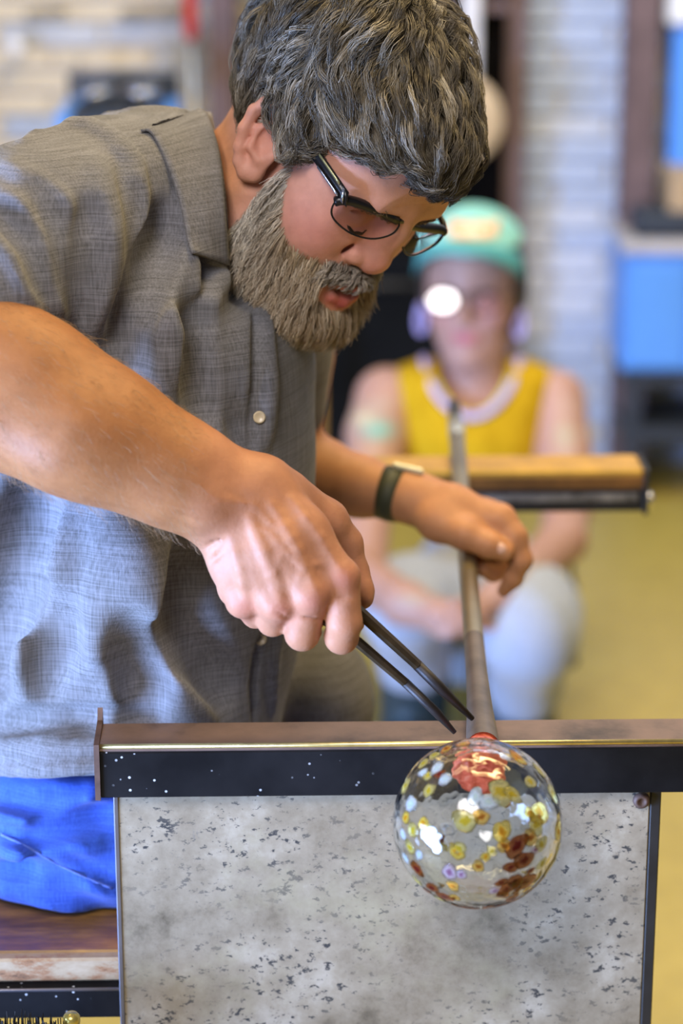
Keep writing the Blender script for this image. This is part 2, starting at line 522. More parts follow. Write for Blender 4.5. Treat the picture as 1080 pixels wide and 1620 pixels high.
for sx in (-1, 1):
    b = MB(); b.box((c[0] + sx * .095, 4.5, top / 2), (.026, .20, top), bev=.004); b.build('side_panel', m_blue, t)
b = MB(); b.box((c[0], 4.5, top - .012), (.164, .20, .022)); b.build('shelf', m_navy, t)
b = MB(); b.box((c[0], 4.595, top + .015), (.21, .012, .06), bev=.003); b.build('back_rail', m_navy, t)
for sx in (-1, 1):  # pans added to stand in for whitish reflections
    o = empty('glint_pan', (c[0] + sx * .042, 4.47, top), '%s shiny pan added for the whitish reflection on the blue cart' % ('left' if sx < 0 else 'right'), 'pan', 'added shiny pans on the blue cart')
    b = MB(); b.lathe((c[0] + sx * .042, 4.47, top), (0, 0, 1), [(0, 0), (0, .024), (.03, .036), (.034, .036), (.034, .033), (.004, .022), (.004, 0)], 24); b.build('bowl', m_chrome, o)
    b = MB(); b.tube([(c[0] + sx * .042, 4.505, top + .028), (c[0] + sx * .042, 4.55, top + .035)], .004); b.build('handle', m_chrome, o)
p = PY(128, 118, 4.80)
b = MB(); b.tube([(p[0], 4.78, 0), (p[0], 4.78, PY(128, 95, 4.8)[2])], [.011, .010], 10)
tag(b.build('wooden_stick', plain('grey_wood', (.38, .34, .30), .7)), 'short grey stick standing against the wall behind the blue cart', 'stick')
p = PY(25, 75, 4.88)  # enlarged white disc stands in for a small blurred glint
t = empty('glint_disc', tuple(p), 'round white disc painting a blurred glint on the brick wall at the upper left', 'glint')
b = MB(); b.lathe(p, (0, -1, 0), [(-.02, .008), (.0, .008), (.004, .019), (.012, .019), (.016, .012), (.017, 0)], 24); b.build('glint_face', plain('glint_white', (.95, .95, .97), .2, var=.02), t)
# sooty brown streaked pipe high on the left wall
for (x0, x1, yy, rr) in ((40, 105, 22, .007), (190, 290, 22, .009)):
    a, bb = PY(x0, yy, 4.9), PY(x1, yy - 4, 4.9)
    b = MB(); b.tube([a, bb], rr, 8)
    tag(b.build('wall_pipe', plain('brown_pipe', (.34, .30, .24), .6)), 'short brown pipe on the brick wall %s' % ('above the white glint disc' if x0 < 100 else 'beside the red pole handle'), 'pipe', 'pipes on the brick wall')

# right-hand background: blue cabinet on a dark stand
CY = 4.66
def rect(x0, y0, x1, y1, y): 
    a, bb = PY(x0, y0, y), PY(x1, y1, y); return (a[0] + bb[0]) / 2, (a[2] + bb[2]) / 2, bb[0] - a[0], a[2] - bb[2]
cx, cz, w, h = rect(988, 398, 1190, 588, CY)
t = empty('blue_cabinet', (cx, CY + .15, cz - h / 2), 'blue metal cabinet with a grey top edge on a dark stand', 'cabinet')
b = MB(); b.box((cx, CY + .12, cz), (w, .24, h), bev=.006); b.build('body', m_blue, t)
b = MB(); b.box((cx, CY + .115, cz + h / 2 + .008), (w + .012, .26, .022), bev=.004); b.build('top_edge', plain('pale_grey_metal', (.55, .53, .56), .5), t)
for sx in (-.24, .24):
    d = MB(); d.box((cx + sx * w, CY - .004, cz - .005), (w * .44, .012, h * .86), bev=.003); d.build('door', m_blue, t)
t2 = empty('cabinet_stand', (cx, CY + .16, 0), 'dark steel stand carrying the blue cabinet', 'stand')
zt = cz - h / 2
for sx in (-1, 1):
    for sy in (0, 1):
        b = MB(); b.box((cx + sx * (w / 2 - .03), CY + .03 + sy * .18, zt / 2), (.03, .03, zt)); b.build('leg', m_navy, t2)
for zz in (zt - .016, zt * .52):
    b = MB(); b.box((cx, CY + .12, zz), (w - .02, .22, .03)); b.build('shelf', m_navy, t2)
cx2, cz2, w2, h2 = rect(1004, 350, 1180, 390, CY + .05)
b = MB(); b.box((cx2, CY + .13, cz + h / 2 + .019 + h2 / 2), (w2, .2, h2), bev=.008)
tag(b.build('dark_case', m_navy), 'dark flat case lying on top of the blue cabinet', 'case')
cx3, cz3, w3, h3 = rect(1058, 292, 1160, 348, CY + .05)
t = empty('cardboard_box', (cx3, CY + .13, cz + h / 2 + .019 + h2), 'small cardboard box on the dark case', 'box')
zz = cz + h / 2 + .019 + h2 + h3 / 2
m_card = plain('cardboard', (.50, .36, .22), .8)
b = MB(); b.box((cx3, CY + .13, zz), (w3, .18, h3), bev=.003); b.build('carton', m_card, t)
b = MB(); b.box((cx3, CY + .13, zz + h3 / 2), (w3 * .2, .182, .002)); b.build('tape', plain('tape', (.60, .48, .3), .3), t)
cx4, cz4, w4, h4 = rect(1064, 42, 1180, 284, WALL_Y - .08)
b = MB(); b.box((cx4, WALL_Y - .05, cz4), (w4, .08, h4), bev=.005)
wc = tag(b.build('wall_cupboard', m_blue), 'tall blue wall cupboard at the upper right edge', 'cupboard')
b = MB(); b.box((cx4, WALL_Y - .094, cz4), (w4 * .9, .01, h4 * .92), bev=.003); b.build('door', m_blue, wc)
cx5, cz5, w5, h5 = rect(1056, -30, 1150, 40, WALL_Y - .1)
b = MB(); b.box((cx5, WALL_Y - .06, cz5), (w5, .1, h5), bev=.008)
tag(b.build('white_case', plain('white_case', (.93, .94, .97), .3, var=.02)), 'white box on top of the blue wall cupboard', 'box')

# ================================================================== the glassblower's bench
YAW = math.radians(1.3)
EX = np.array([math.cos(YAW), math.sin(YAW), 0]); EY = np.array([-math.sin(YAW), math.cos(YAW), 0]); EZ = np.array([0, 0, 1.0])
RAIL_Z = .78
O = np.array([P(156, 1178, 1.803)[0], 1.655, 0.0])          # left front end of the near rail, on the floor
def B(x, y, z): return O + EX * x + EY * y + EZ * z
m_rail, nt, bs = new_mat('worn_rail_steel')
v = coords(nt)
c1 = ramp(nt, noise(nt, v, 14, 6, .6), [(.30, (.05, .036, .032)), (.48, (.17, .115, .095)), (.75, (.25, .17, .14))])
nt.links.new(c1, bs.inputs['Base Color']); bs.inputs['Roughness'].default_value = .5; bs.inputs['Metallic'].default_value = .25
bump(nt, bs, noise(nt, v, 200, 3), .15, .0005)
m_face, nt, bs = new_mat('blackened_rail_face')
v = coords(nt)
sp = node(nt, 'ShaderNodeTexVoronoi'); sp.inputs['Scale'].default_value = 130; nt.links.new(v, sp.inputs['Vector'])
spots = ramp(nt, sp.outputs['Distance'], [(.10, (1, 1, 1)), (.16, (0, 0, 0))])
msk = ramp(nt, noise(nt, v, 16, 2), [(.46, (0, 0, 0)), (.54, (1, 1, 1))])
sx_ = node(nt, 'ShaderNodeSeparateXYZ'); nt.links.new(v, sx_.inputs[0])
mr_ = node(nt, 'ShaderNodeMapRange'); nt.links.new(sx_.outputs['X'], mr_.inputs['Value'])
mr_.inputs['From Min'].default_value = .06; mr_.inputs['From Max'].default_value = -.08
k1 = mixc(nt, 1.0, mixc(nt, 1.0, spots, msk, 'MULTIPLY'), mr_.outputs['Result'], 'MULTIPLY')
base = ramp(nt, noise(nt, v, 20, 5), [(.3, (.007, .007, .008)), (.8, (.018, .018, .020))])
nt.links.new(mixc(nt, k1, base, (.55, .58, .62)), bs.inputs['Base Color']); bs.inputs['Roughness'].default_value = .6; bs.inputs['Specular IOR Level'].default_value = .08
m_edge = plain('bare_brass_edge', (.85, .66, .28), .28, .9, var=.25, scale=60)
m_rust = plain('rusty_steel', (.11, .065, .05), .6, .2, var=.4, scale=60)
m_panel, nt, bs = new_mat('scuffed_sheet_metal')
v = coords(nt)
big = ramp(nt, noise(nt, v, 9, 8, .72), [(.30, (.09, .072, .046)), (.42, (.25, .205, .14)), (.55, (.36, .305, .22)), (.72, (.56, .50, .40))])
rust = ramp(nt, noise(nt, v, 11, 5, .7), [(.52, (0, 0, 0)), (.75, (1, 1, 1))])
c1 = mixc(nt, mixc(nt, 1.0, rust, (.55, .55, .55), 'MULTIPLY'), big, (.40, .36, .22))
v2 = coords(nt, (1, 1, 1.6), (0, .7, 0))
s1 = ramp(nt, noise(nt, v2, 120, 4, .7), [(.575, (0, 0, 0)), (.615, (1, 1, 1))])
s1m = ramp(nt, noise(nt, v, 9, 3, .6), [(.38, (0, 0, 0)), (.56, (1, 1, 1))])
c2 = mixc(nt, mixc(nt, 1.0, s1, s1m, 'MULTIPLY'), c1, (.05, .05, .05))
s2 = ramp(nt, noise(nt, coords(nt, (3, 1, .8)), 40, 6, .8), [(.28, (1, 1, 1)), (.36, (0, 0, 0))])
c3 = mixc(nt, mixc(nt, 1.0, s2, (.5, .5, .5), 'MULTIPLY'), c2, (.12, .12, .12))
nt.links.new(c3, bs.inputs['Base Color']); bs.inputs['Roughness'].default_value = .5; bs.inputs['Metallic'].default_value = .15
bump(nt, bs, noise(nt, v, 90, 4), .12, .0008)
m_seat, nt, bs = new_mat('worn_seat_wood')
v = coords(nt, (1, 4, 4))
c1 = ramp(nt, noise(nt, v, 9, 6, .7), [(.25, (.05, .028, .012)), (.45, (.19, .09, .025)), (.62, (.38, .19, .04)), (.8, (.50, .32, .13))])
nt.links.new(c1, bs.inputs['Base Color']); bs.inputs['Roughness'].default_value = .35
m_seat2, nt, bs = new_mat('weathered_board')
v = coords(nt, (1, 1, 2.5), (0, .5, 0))
c1 = ramp(nt, noise(nt, v, 22, 6, .75), [(.30, (.06, .035, .02)), (.42, (.30, .15, .07)), (.52, (.38, .28, .17)), (.8, (.48, .38, .26))])
nt.links.new(c1, bs.inputs['Base Color']); bs.inputs['Roughness'].default_value = .6

bench = empty('glassblowing_bench', tuple(B(.25, .35, 0)), 'steel glassblowing bench with dark rails, scuffed grey side panel and wooden seat', 'bench')
RL = .505; RH = .043; RW = .042
b = MB(); b.box(B(RL / 2, RW / 2, RAIL_Z - .003), (RL, RW, .006), EX, EY, EZ, .0012); b.build('rail_top', m_rail, bench)
b = MB(); b.box(B(RL / 2, .003, RAIL_Z - RH / 2 - .003), (RL, .006, RH - .006), EX, EY, EZ, .001); b.build('rail_face', m_face, bench)
b = MB(); b.tube([B(0, .0015, RAIL_Z - .0018), B(RL, .0015, RAIL_Z - .0018)], .0021, 8); b.build('rail_edge', m_edge, bench)
pl = [B(-.003, -.002, RAIL_Z - RH - .001), B(-.003, -.002, RAIL_Z + .001), B(-.003, RW - .004, RAIL_Z + .004), B(-.003, RW + .002, RAIL_Z + .012), B(-.003, RW + .004, RAIL_Z - .002), B(-.003, RW + .004, RAIL_Z - RH)]
b = MB(); b.prism(pl, EX * .004); b.build('end_plate', m_rust, bench)
# side panel under the near rail
x0 = P(187, 1300, 1.83)[0] - O[0]; x1 = P(1030, 1300, 1.83)[0] - O[0]
pz1 = RAIL_Z - RH + .003; pz0 = .16
b = MB(); b.box(B((x0 + x1) / 2, .016, (pz0 + pz1) / 2), (x1 - x0, .004, pz1 - pz0), EX, EY, EZ, .0008); b.build('side_panel', m_panel, bench)
m_edge2 = plain('grey_steel_edge', (.20, .20, .24), .35, .7)
b = MB(); b.box(B(x0 - .001, .018, (pz0 + pz1) / 2), (.004, .010, pz1 - pz0), EX, EY, EZ, .0008); b.build('panel_edge', m_edge2, bench)
for xx, ww in ((x1 + .0045, .0085), (x0 + .03, .02)):
    b = MB(); b.box(B(xx, .024 if xx > .2 else .034, RAIL_Z / 2 - .02), (ww, .02, RAIL_Z - .04), EX, EY, EZ, .001); b.build('post', m_black, bench)
bo = P(1016, 1270, 1.83); bx = bo[0] - O[0]
b = MB(); b.lathe(B(bx, .013, bo[2]), -EY, [(0, 0), (0, .0066), (.0025, .0060), (.004, .0045), (.004, .003), (.0025, .0022), (.0025, 0)], 20); b.build('bolt', m_rust, bench)
# far rail with its wooden cap
FY = .69
m_capwood = plain('yellow_wood_cap', (.46, .27, .035), .4, var=.25, scale=25)
m_shine = plain('scraped_steel', (.30, .30, .32), .35, .6, var=.6, scale=50)
b = MB(); b.box(B(RL / 2, FY + .025, RAIL_Z - .009), (RL, .055, .020), EX, EY, EZ, .003); b.build('rail_cap', m_capwood, bench)
b = MB(); b.box(B(RL / 2, FY - .0035, RAIL_Z - .0125), (RL, .003, .013), EX, EY, EZ, .0008); b.build('cap_shade_strip', plain('shaded_cap_wood', (.17, .075, .018), .5, var=.3, scale=30), bench)  # dark strip paints shade onto the cap's front face
b = MB(); b.lathe(B(RL + .004, FY + .005, RAIL_Z - .034), EX, [(0, 0), (0, .008), (.005, .008), (.007, .005), (.007, 0)], 16); b.build('bolt', m_chrome, bench)
b = MB(); b.box(B(RL / 2, FY + .003, RAIL_Z - .032), (RL, .006, .026), EX, EY, EZ, .001); b.build('rail_face', m_black, bench)
b = MB(); b.box(B(RL / 2, FY - .0005, RAIL_Z - .029), (RL - .01, .003, .009), EX, EY, EZ, .001); b.build('rail_strip', m_shine, bench)
b = MB(); b.box(B(RL + .002, FY + .02, RAIL_Z - .022), (.005, .06, .048), EX, EY, EZ, .001); b.build('end_plate', m_black, bench)
for xx in (.02,):
    b = MB(); b.box(B(xx, FY + .03, RAIL_Z / 2 - .02), (.03, .03, RAIL_Z - .045), EX, EY, EZ, .001); b.build('post', m_black, bench)
# seat between the rails
SZ = PY(100, 1505, 1.69)[2]
b = MB(); b.box(B(-.12, .20, SZ - .0125), (.80, .33, .025), EX, EY, EZ, .003); b.build('seat_plank', m_seat, bench)
zb = PY(100, 1560, 1.675)[2]
b = MB(); b.box(B(-.12, .033, (SZ - .026 + zb) / 2 + .0125), (.80, .014, SZ - zb - .002), EX, EY, EZ, .002); b.build('seat_front_board', m_seat2, bench)
zc = PY(100, 1610, 1.67)[2]
b = MB(); b.box(B(-.12, .026, (zb + zc) / 2), (.80, .022, zb - zc), EX, EY, EZ, .001); b.build('seat_bar', m_face, bench)
b = MB(); b.tube([B(-.52, .016, zb - .0005), B(.28, .016, zb - .0005)], .0016, 6); b.build('seat_bar_edge', m_edge2, bench)
for xx, yy in ((-.45, .05), (-.45, .33), (.2, .33)):
    b = MB(); b.box(B(xx, yy, (SZ - .03) / 2), (.03, .03, SZ - .03), EX, EY, EZ, .001); b.build('leg', m_black, bench)
# tool shelf below the seat, with a brass-capped rod and a wire brush
sh = zc - .075
b = MB(); b.box(B(-.12, -.03, sh - .006), (.55, .12, .012), EX, EY, EZ, .002); b.build('tool_shelf', m_black, bench)
k = PY(113, 1606, 1.61)
t = empty('capped_rod', (k[0], k[1], sh), 'short steel rod with a round brass cap below the seat edge', 'tool')
b = MB(); b.lathe((k[0], k[1], sh), (0, .0, 1), [(0, 0), (0, .006), (k[2] - sh - .006, .006), (k[2] - sh - .005, 0)], 20); b.build('shaft', m_chrome, t)
b = MB(); b.lathe((k[0], k[1], k[2] - .007), (0, 0, 1), [(0, 0), (0, .0062), (.002, .0066), (.006, .0064), (.0085, .0045), (.0092, 0)], 24); b.build('brass_cap', plain('brass', (.72, .58, .16), .3, .8), t)
k = PY(20, 1618, 1.60)
t = empty('wire_brush', (k[0], k[1], sh), 'dark wire brush with upturned bristles at the lower left corner', 'brush')
b = MB(); b.box((k[0], k[1], sh + .012), (.075, .022, .022), bev=.003); b.build('block', m_seat2, t)
n_b = 260
bp = np.zeros((n_b, 2, 3)); bp[:, 0] = np.stack([k[0] + rng.uniform(-.035, .035, n_b), k[1] + rng.uniform(-.009, .009, n_b), np.full(n_b, sh + .02)], 1)
bp[:, 1] = bp[:, 0] + rng.normal(0, .003, (n_b, 3)); bp[:, 1, 2] = k[2] + rng.uniform(-.005, .004, n_b)
o = link('bristles', strands_mesh('bristles', bp, np.full((n_b, 2), .0005), np.full((n_b, 3), .03)), m_black, t); o['kind'] = 'stuff'

# ================================================================== blowpipe, glass bubble, tongs
m_pipe, nt, bs = new_mat('blowpipe_steel')
v = coords(nt)
nt.links.new(ramp(nt, noise(nt, v, 9, 4), [(.3, (.21, .17, .11)), (.7, (.40, .34, .22))]), bs.inputs['Base Color'])
bs.inputs['Roughness'].default_value = .33; bs.inputs['Metallic'].default_value = .75
m_hot = plain('heated_pipe_steel', (.18, .14, .11), .4, .6, var=.3, scale=30)
PR = .0082
A = np.array([.1035, B(.29, -.032, 0)[1], RAIL_Z + PR + .0010]); E_ = PZ(718, 640, RAIL_Z + PR + .002)
ax = (E_ - A) / np.linalg.norm(E_ - A); LP_ = np.linalg.norm(E_ - A)
pipe = empty('blowpipe', tuple(A), 'long steel blowpipe lying across both bench rails with the glass bubble at its near end', 'blowpipe')
b = MB(); b.lathe(A, ax, [(.0, .0125), (.02, .0118), (.07, .0100), (.14, .0086), (.22, PR)], 28); b.build('flared_head', m_hot, pipe)
b = MB(); b.lathe(A, ax, [(.22, PR), (LP_ - .13, PR * .97)], 24); b.build('tube', m_pipe, pipe)
b = MB(); b.lathe(A, ax, [(LP_ - .13, PR * .97), (LP_ - .128, PR * 1.06), (LP_ - .07, PR * 1.02), (LP_ - .068, PR * .8)], 24); b.build('collar', plain('bright_steel', (.62, .60, .52), .3, .8), pipe)
b = MB(); b.lathe(A, ax, [(LP_ - .068, PR * .9), (LP_ - .01, PR * .75), (LP_, PR * .8), (LP_, .002)], 24); b.build('mouthpiece', m_black, pipe)

GC = P(755, 1302, 1.698); GR = M(134.5, 1.698)
glass = empty('glass_bubble', tuple(GC), 'clear blown glass bubble with amber and dark red spots on the pipe end', 'glass bubble')
m_glass, nt, bs = new_mat('clear_glass')
bs.inputs['Base Color'].default_value = (.97, .98, .97, 1); bs.inputs['Transmission Weight'].default_value = 1
bs.inputs['Roughness'].default_value = .0; bs.inputs['IOR'].default_value = 1.47
v = coords(nt); bump(nt, bs, noise(nt, v, 42, 2), .35, .005)
b = MB()
for rr, flip in ((GR, False), (GR - .0028, True)):
    n0 = len(b.f); b.ball((0, 0, 0), (rr, rr, rr * 1.0), 64, 40)
    if flip:
        b.f[n0:] = [q[::-1] for q in b.f[n0:]]
up_q = np.array([RT, -FW, UP]).T
sh_ = b.mesh('shell')
o = link('shell', sh_, m_glass, None); o.parent = glass
def chip_mat(name, core, mid, rim, tr, rough=.06):
    """fused colour: dense in the middle, paler and clearer at the rim"""
    m, nt, bs = new_mat(name)
    tc = node(nt, 'ShaderNodeTexCoord')
    ln = node(nt, 'ShaderNodeVectorMath', operation='LENGTH'); nt.links.new(tc.outputs['Object'], ln.inputs[0])
    ad = node(nt, 'ShaderNodeMath', operation='ADD'); nt.links.new(ln.outputs['Value'], ad.inputs[0])
    nt.links.new(noise(nt, tc.outputs['Object'], 2.2, 3), ad.inputs[1])
    nt.links.new(ramp(nt, ad.outputs[0], [(.55, core), (.95, mid), (1.0, rim)]), bs.inputs['Base Color'])
    g = node(nt, 'ShaderNodeMapRange'); g.inputs['From Min'].default_value = .6; g.inputs['From Max'].default_value = 1.45
    g.inputs['To Min'].default_value = tr; g.inputs['To Max'].default_value = .95
    nt.links.new(ad.outputs[0], g.inputs['Value']); nt.links.new(g.outputs['Result'], bs.inputs['Transmission Weight'])
    bs.inputs['Roughness'].default_value = rough; bs.inputs['IOR'].default_value = 1.25
    return m
CH = {'amber': chip_mat('amber_glass', (.32, .11, .004), (.55, .28, .008), (.66, .47, .06), .35), 'olive': chip_mat('olive_glass', (.34, .25, .01), (.46, .36, .03), (.60, .52, .16), .45),
      'red': chip_mat('oxblood_glass', (.06, .006, .005), (.085, .010, .006), (.20, .045, .010), .06), 'brown': chip_mat('brown_glass', (.15, .04, .006), (.34, .13, .01), (.6, .36, .06), .3),
      'blue': chip_mat('pale_blue_glass', (.38, .48, .42), (.45, .58, .66), (.65, .75, .82), .45), 'violet': chip_mat('violet_glass', (.13, .05, .10), (.25, .13, .22), (.5, .4, .5), .3)}
def chip_mesh(mat, seed):
    # shallow lens cap, radius about 1, lying on +Z, with an uneven outline
    n = 16; v = [(0, 0, .10)]; f = []; r0 = random.Random(seed)
    a1, a2, a3 = (r0.uniform(0, 6.28) for _ in range(3))
    for j, (r, z) in enumerate(((.5, .085), (.85, .05), (1.0, 0.0), (.9, -.05))):
        for i in range(n):
            a = 2 * math.pi * i / n
            q = r * (1 + .13 * math.sin(2 * a + a1) + .09 * math.sin(3 * a + a2) + .05 * math.sin(5 * a + a3))
            v.append((q * math.cos(a), q * math.sin(a), z))
    for i in range(n):
        f.append((0, 1 + i, 1 + (i + 1) % n))
        for j in range(3):
            f.append((1 + j * n + i, 1 + (j + 1) * n + i, 1 + (j + 1) * n + (i + 1) % n, 1 + j * n + (i + 1) % n))
    me = bpy.data.meshes.new('colour_chip'); me.from_pydata(v, [], f); me.materials.append(mat)
    me.polygons.foreach_set('use_smooth', [True] * len(me.polygons))
    return me
CM = {k_: [chip_mesh(m_, 11 * i_ + len(k_)) for i_ in range(3)] for k_, m_ in CH.items()}
def chip(q, r, kind, asp=1.0):
    q = q / np.linalg.norm(q)
    o = bpy.data.objects.new('colour_chip', CM[kind][int(rng.integers(3))]); COL.objects.link(o); o.parent = glass
    o.rotation_mode = 'QUATERNION'
    o.rotation_quaternion = Vector(q).to_track_quat('Z', 'Y') @ Matrix.Rotation(rng.uniform(0, 6.28), 3, 'Z').to_quaternion()
    o.location = q * (GR + .0001 - r * r / (2 * GR) * .6)
    o.scale = (r, r * asp, min(r, .006) * .8)
front = [(700,1222,9,'blue'),(688,1208,9,'blue'),(667,1216,8,'blue'),(674,1220,7,'olive'),(648,1263,10,'blue'),(745,1246,10,'blue'),(765,1254,11,'blue'),(692,1216,7,'red'),
 (785,1240,15,'olive'),(803,1244,11,'olive'),(728,1282,13,'olive'),(753,1276,10,'brown'),(815,1193,12,'amber'),(845,1275,14,'amber'),(840,1292,12,'olive'),(785,1298,13,'amber'),(788,1320,9,'brown'),
 (808,1322,15,'red'),(820,1345,12,'red'),(800,1355,9,'red'),(830,1310,10,'brown'),(878,1308,10,'amber'),(870,1250,11,'olive'),(848,1322,9,'olive'),(832,1228,8,'olive'),(850,1355,8,'olive'),(832,1364,5,'red'),
 (749,1352,8,'brown'),(760,1337,6,'amber'),(706,1363,10,'violet'),(724,1366,7,'violet'),(657,1364,10,'red'),(658,1388,8,'olive'),(646,1330,9,'olive'),(651,1302,9,'olive'),(640,1285,8,'amber'),(666,1290,8,'amber'),
 (716,1330,10,'amber'),(720,1325,8,'olive'),(681,1394,9,'red'),(700,1409,11,'red'),(716,1408,7,'brown'),(712,1387,8,'brown'),(786,1380,7,'red'),(822,1384,16,'red'),(808,1380,11,'red'),(795,1392,11,'red'),(790,1402,8,'red'),
 (812,1398,6,'red'),(829,1398,6,'brown'),(806,1411,9,'red'),(833,1409,9,'brown'),(858,1393,10,'brown'),(776,1394,7,'violet'),(817,1421,8,'red'),(845,1418,8,'brown'),(790,1430,12,'red'),(778,1437,12,'red'),(770,1428,8,'red'),
 (732,1438,9,'red'),(748,1440,8,'red'),(742,1431,7,'red'),(722,1430,7,'red'),(800,1425,8,'red'),(797,1437,8,'red'),(668,1412,7,'red'),(690,1424,8,'olive'),(675,1240,9,'olive'),(640,1240,10,'olive'),(660,1195,9,'olive'),
 (680,1183,9,'olive'),(700,1172,9,'brown'),(730,1166,8,'olive'),(850,1215,10,'olive'),(866,1370,12,'amber'),(880,1340,9,'olive'),(828,1272,7,'amber'),(770,1328,6,'olive'),(640,1350,8,'blue'),(636,1312,8,'blue'),(660,1340,7,'blue'),(838,1330,6,'violet')]
for (x, y, r, kd) in front:
    u, w = (x - 755) / 134.5, (1302 - y) / 134.5
    s_ = math.hypot(u, w)
    if s_ > .97: u, w = u / s_ * .97, w / s_ * .97
    n_ = u * RT + w * UP - math.sqrt(max(1 - u * u - w * w, .0)) * FW
    chip(n_, r * 1.698 / FPX * 1.45, kd, rng.uniform(.75, 1.0))
for i in range(75):
    q = rng.normal(size=3); q /= np.linalg.norm(q)
    if q @ FW < .12: continue
    if q @ ax > .80: continue
    kd = rng.choice(['amber', 'olive', 'red', 'brown', 'blue'], p=[.25, .3, .18, .17, .10])
    chip(q, rng.uniform(.0022, .0055), kd, rng.uniform(.7, 1))
# red-hot neck joining the bubble to the pipe
nk0 = GC + (A - GC) / np.linalg.norm(A - GC) * (GR - .006); nd = A + ax * .012 - nk0
m_neck, nt, bs = new_mat('glowing_neck_glass')
v = coords(nt)
nt.links.new(ramp(nt, noise(nt, v, 160, 4), [(.3, (.22, .03, .02)), (.55, (.60, .13, .08)), (.8, (.75, .32, .22))]), bs.inputs['Base Color'])
bs.inputs['Roughness'].default_value = .12; bs.inputs['Transmission Weight'].default_value = .25
bs.inputs['Emission Color'].default_value = (1, .14, .05, 1); bs.inputs['Emission Strength'].default_value = .12
bump(nt, bs, noise(nt, v, 120, 3), .6, .003)
b = MB(); L_ = np.linalg.norm(nd)
b.lathe(nk0, nd, [(0, 0), (0, .013), (L_ * .10, .0195), (L_ * .28, .0205), (L_ * .5, .0165), (L_ * .75, .0130), (L_ * .9, .0118), (L_, .0090)], 32); b.build('neck', m_neck, glass)

m_tong = plain('burnt_steel', (.085, .06, .035), .38, .7, var=.35, scale=80)
m_tip = plain('charred_tip', (.02, .016, .016), .5, .3, var=.4, scale=80)
tongs = empty('tongs', tuple(P(640, 1050, 1.76)), 'pair of dark steel tongs gripping the glass neck, held in the man\'s near hand', 'tongs')
up_side = [P(480, 893, 1.735), P(520, 925, 1.738), P(568, 968, 1.745), P(660, 1052, 1.762)]
lo_side = [P(480, 960, 1.75), P(520, 985, 1.748), P(566, 1016, 1.748), P(640, 1079, 1.762)]
b = MB(); b.tube(up_side, [.0044, .0046, .0048, .0042], 8, (FW, 1.5), smooth=False); b.build('arm', m_tong, tongs)
b = MB(); b.tube(lo_side, [.0040, .0040, .0042, .0036], 8, (FW, 1.5), smooth=False); b.build('arm', m_tong, tongs)
b = MB(); b.tube([up_side[-1], P(700, 1092, 1.77), P(747, 1137, 1.785)], [.0042, .0042, .0020], 8, (FW, 1.3)); b.build('blade', m_tip, tongs)
b = MB(); b.tube([lo_side[-1], P(690, 1127, 1.77), P(719, 1159, 1.775)], [.0036, .0036, .0018], 8, (FW, 1.3)); b.build('blade', m_tip, tongs)
b = MB(); b.tube([up_side[0], P(440, 880, 1.74), P(425, 905, 1.75), P(440, 938, 1.752), lo_side[0]], .0034, 8, (FW, 1.5)); b.build('spring_bow', m_tong, tongs)
# ================================================================== the glassblower
man = empty('person', tuple(P(150, 1400, 2.05)[:2]) + (SZ,), 'grey-haired bearded man in glasses and a grey-blue shirt, bending over the glass bubble', 'person')
RC = np.array([[-0.61078863, 0.47716285, 0.6318646], [-0.79097782, -0.33148592, -0.51426761], [-0.03593518, -0.81389969, 0.57989306]])
MC = np.array([RT, FW, UP]).T
HR = MC @ RC
HT = CAM + MC @ np.array([-0.01172283, 1.90237778, 0.28504522])
def H2W(p): return np.asarray(p) @ HR.T + HT
def W2H(p): return (np.asarray(p) - HT) @ HR
def HPX(px, py, xr):
    """point in head space (m) on a pixel ray, xr mm to his right of the mid plane"""
    o = W2H(CAM); d = (FW + (px - 540) / FPX * RT + (810 - py) / FPX * UP) @ HR
    return o + (xr / 1000 - o[0]) / d[0] * d
mm = lambda *a: np.array(a, float) / 1000

# ---- head
hf = Field(mm(-105, -135, -190), mm(105, 135, 150), .0016)
hf.ell(mm(0, -12, 44), mm(77, 98, 86))
hf.ell(mm(0, 34, -22), mm(61, 56, 78), .03)
hf.ell(mm(0, 50, 45), mm(62, 42, 44), .03)                       # forehead
hf.cone(mm(-30, 80, 31), mm(30, 80, 31), .012, .012, .016)        # brow
for s in (-1, 1):
    hf.ell(mm(s * 49, 52, -6), mm(19, 24, 19), .022)              # cheekbone
    hf.ell(mm(s * 38, 60, -30), mm(24, 24, 26), .022)             # cheek
    hf.chain([mm(s * 56, 10, -48), mm(s * 48, 38, -80), mm(s * 22, 84, -90)], [.019, .021, .021], .02)   # jaw with beard mass
hf.ell(mm(0, 74, -56), mm(40, 27, 32), .016)                      # muzzle
hf.ell(mm(0, 86, -80), mm(34, 23, 20), .016)                      # chin
hf.cone(mm(0, -22, -40), W2H(P(330, 400, 1.97)), .056, .064, .03)   # neck
# eyes
for s in (-1, 1):
    hf.ell(mm(s * 31, 94, 12), mm(19, 14, 12), .012, 'cut')
    hf.ell(mm(s * 31, 71, 10), mm(14.5, 13.5, 13.5), .004)         # lowered lids over the eyeball
    hf.chain([mm(s * 18, 83.5, 5), mm(s * 25, 86, 1), mm(s * 34, 85, 0), mm(s * 44, 78, 5)], .0016, .003)    # lash line
    hf.chain([mm(s * 17, 82, 16), mm(s * 26, 84, 20), mm(s * 36, 82, 20), mm(s * 46, 75, 14)], .0014, .003, 'cut')
    hf.chain([mm(s * 19, 82, -5), mm(s * 30, 83, -9), mm(s * 42, 77, -5)], .0022, .008)                # bag
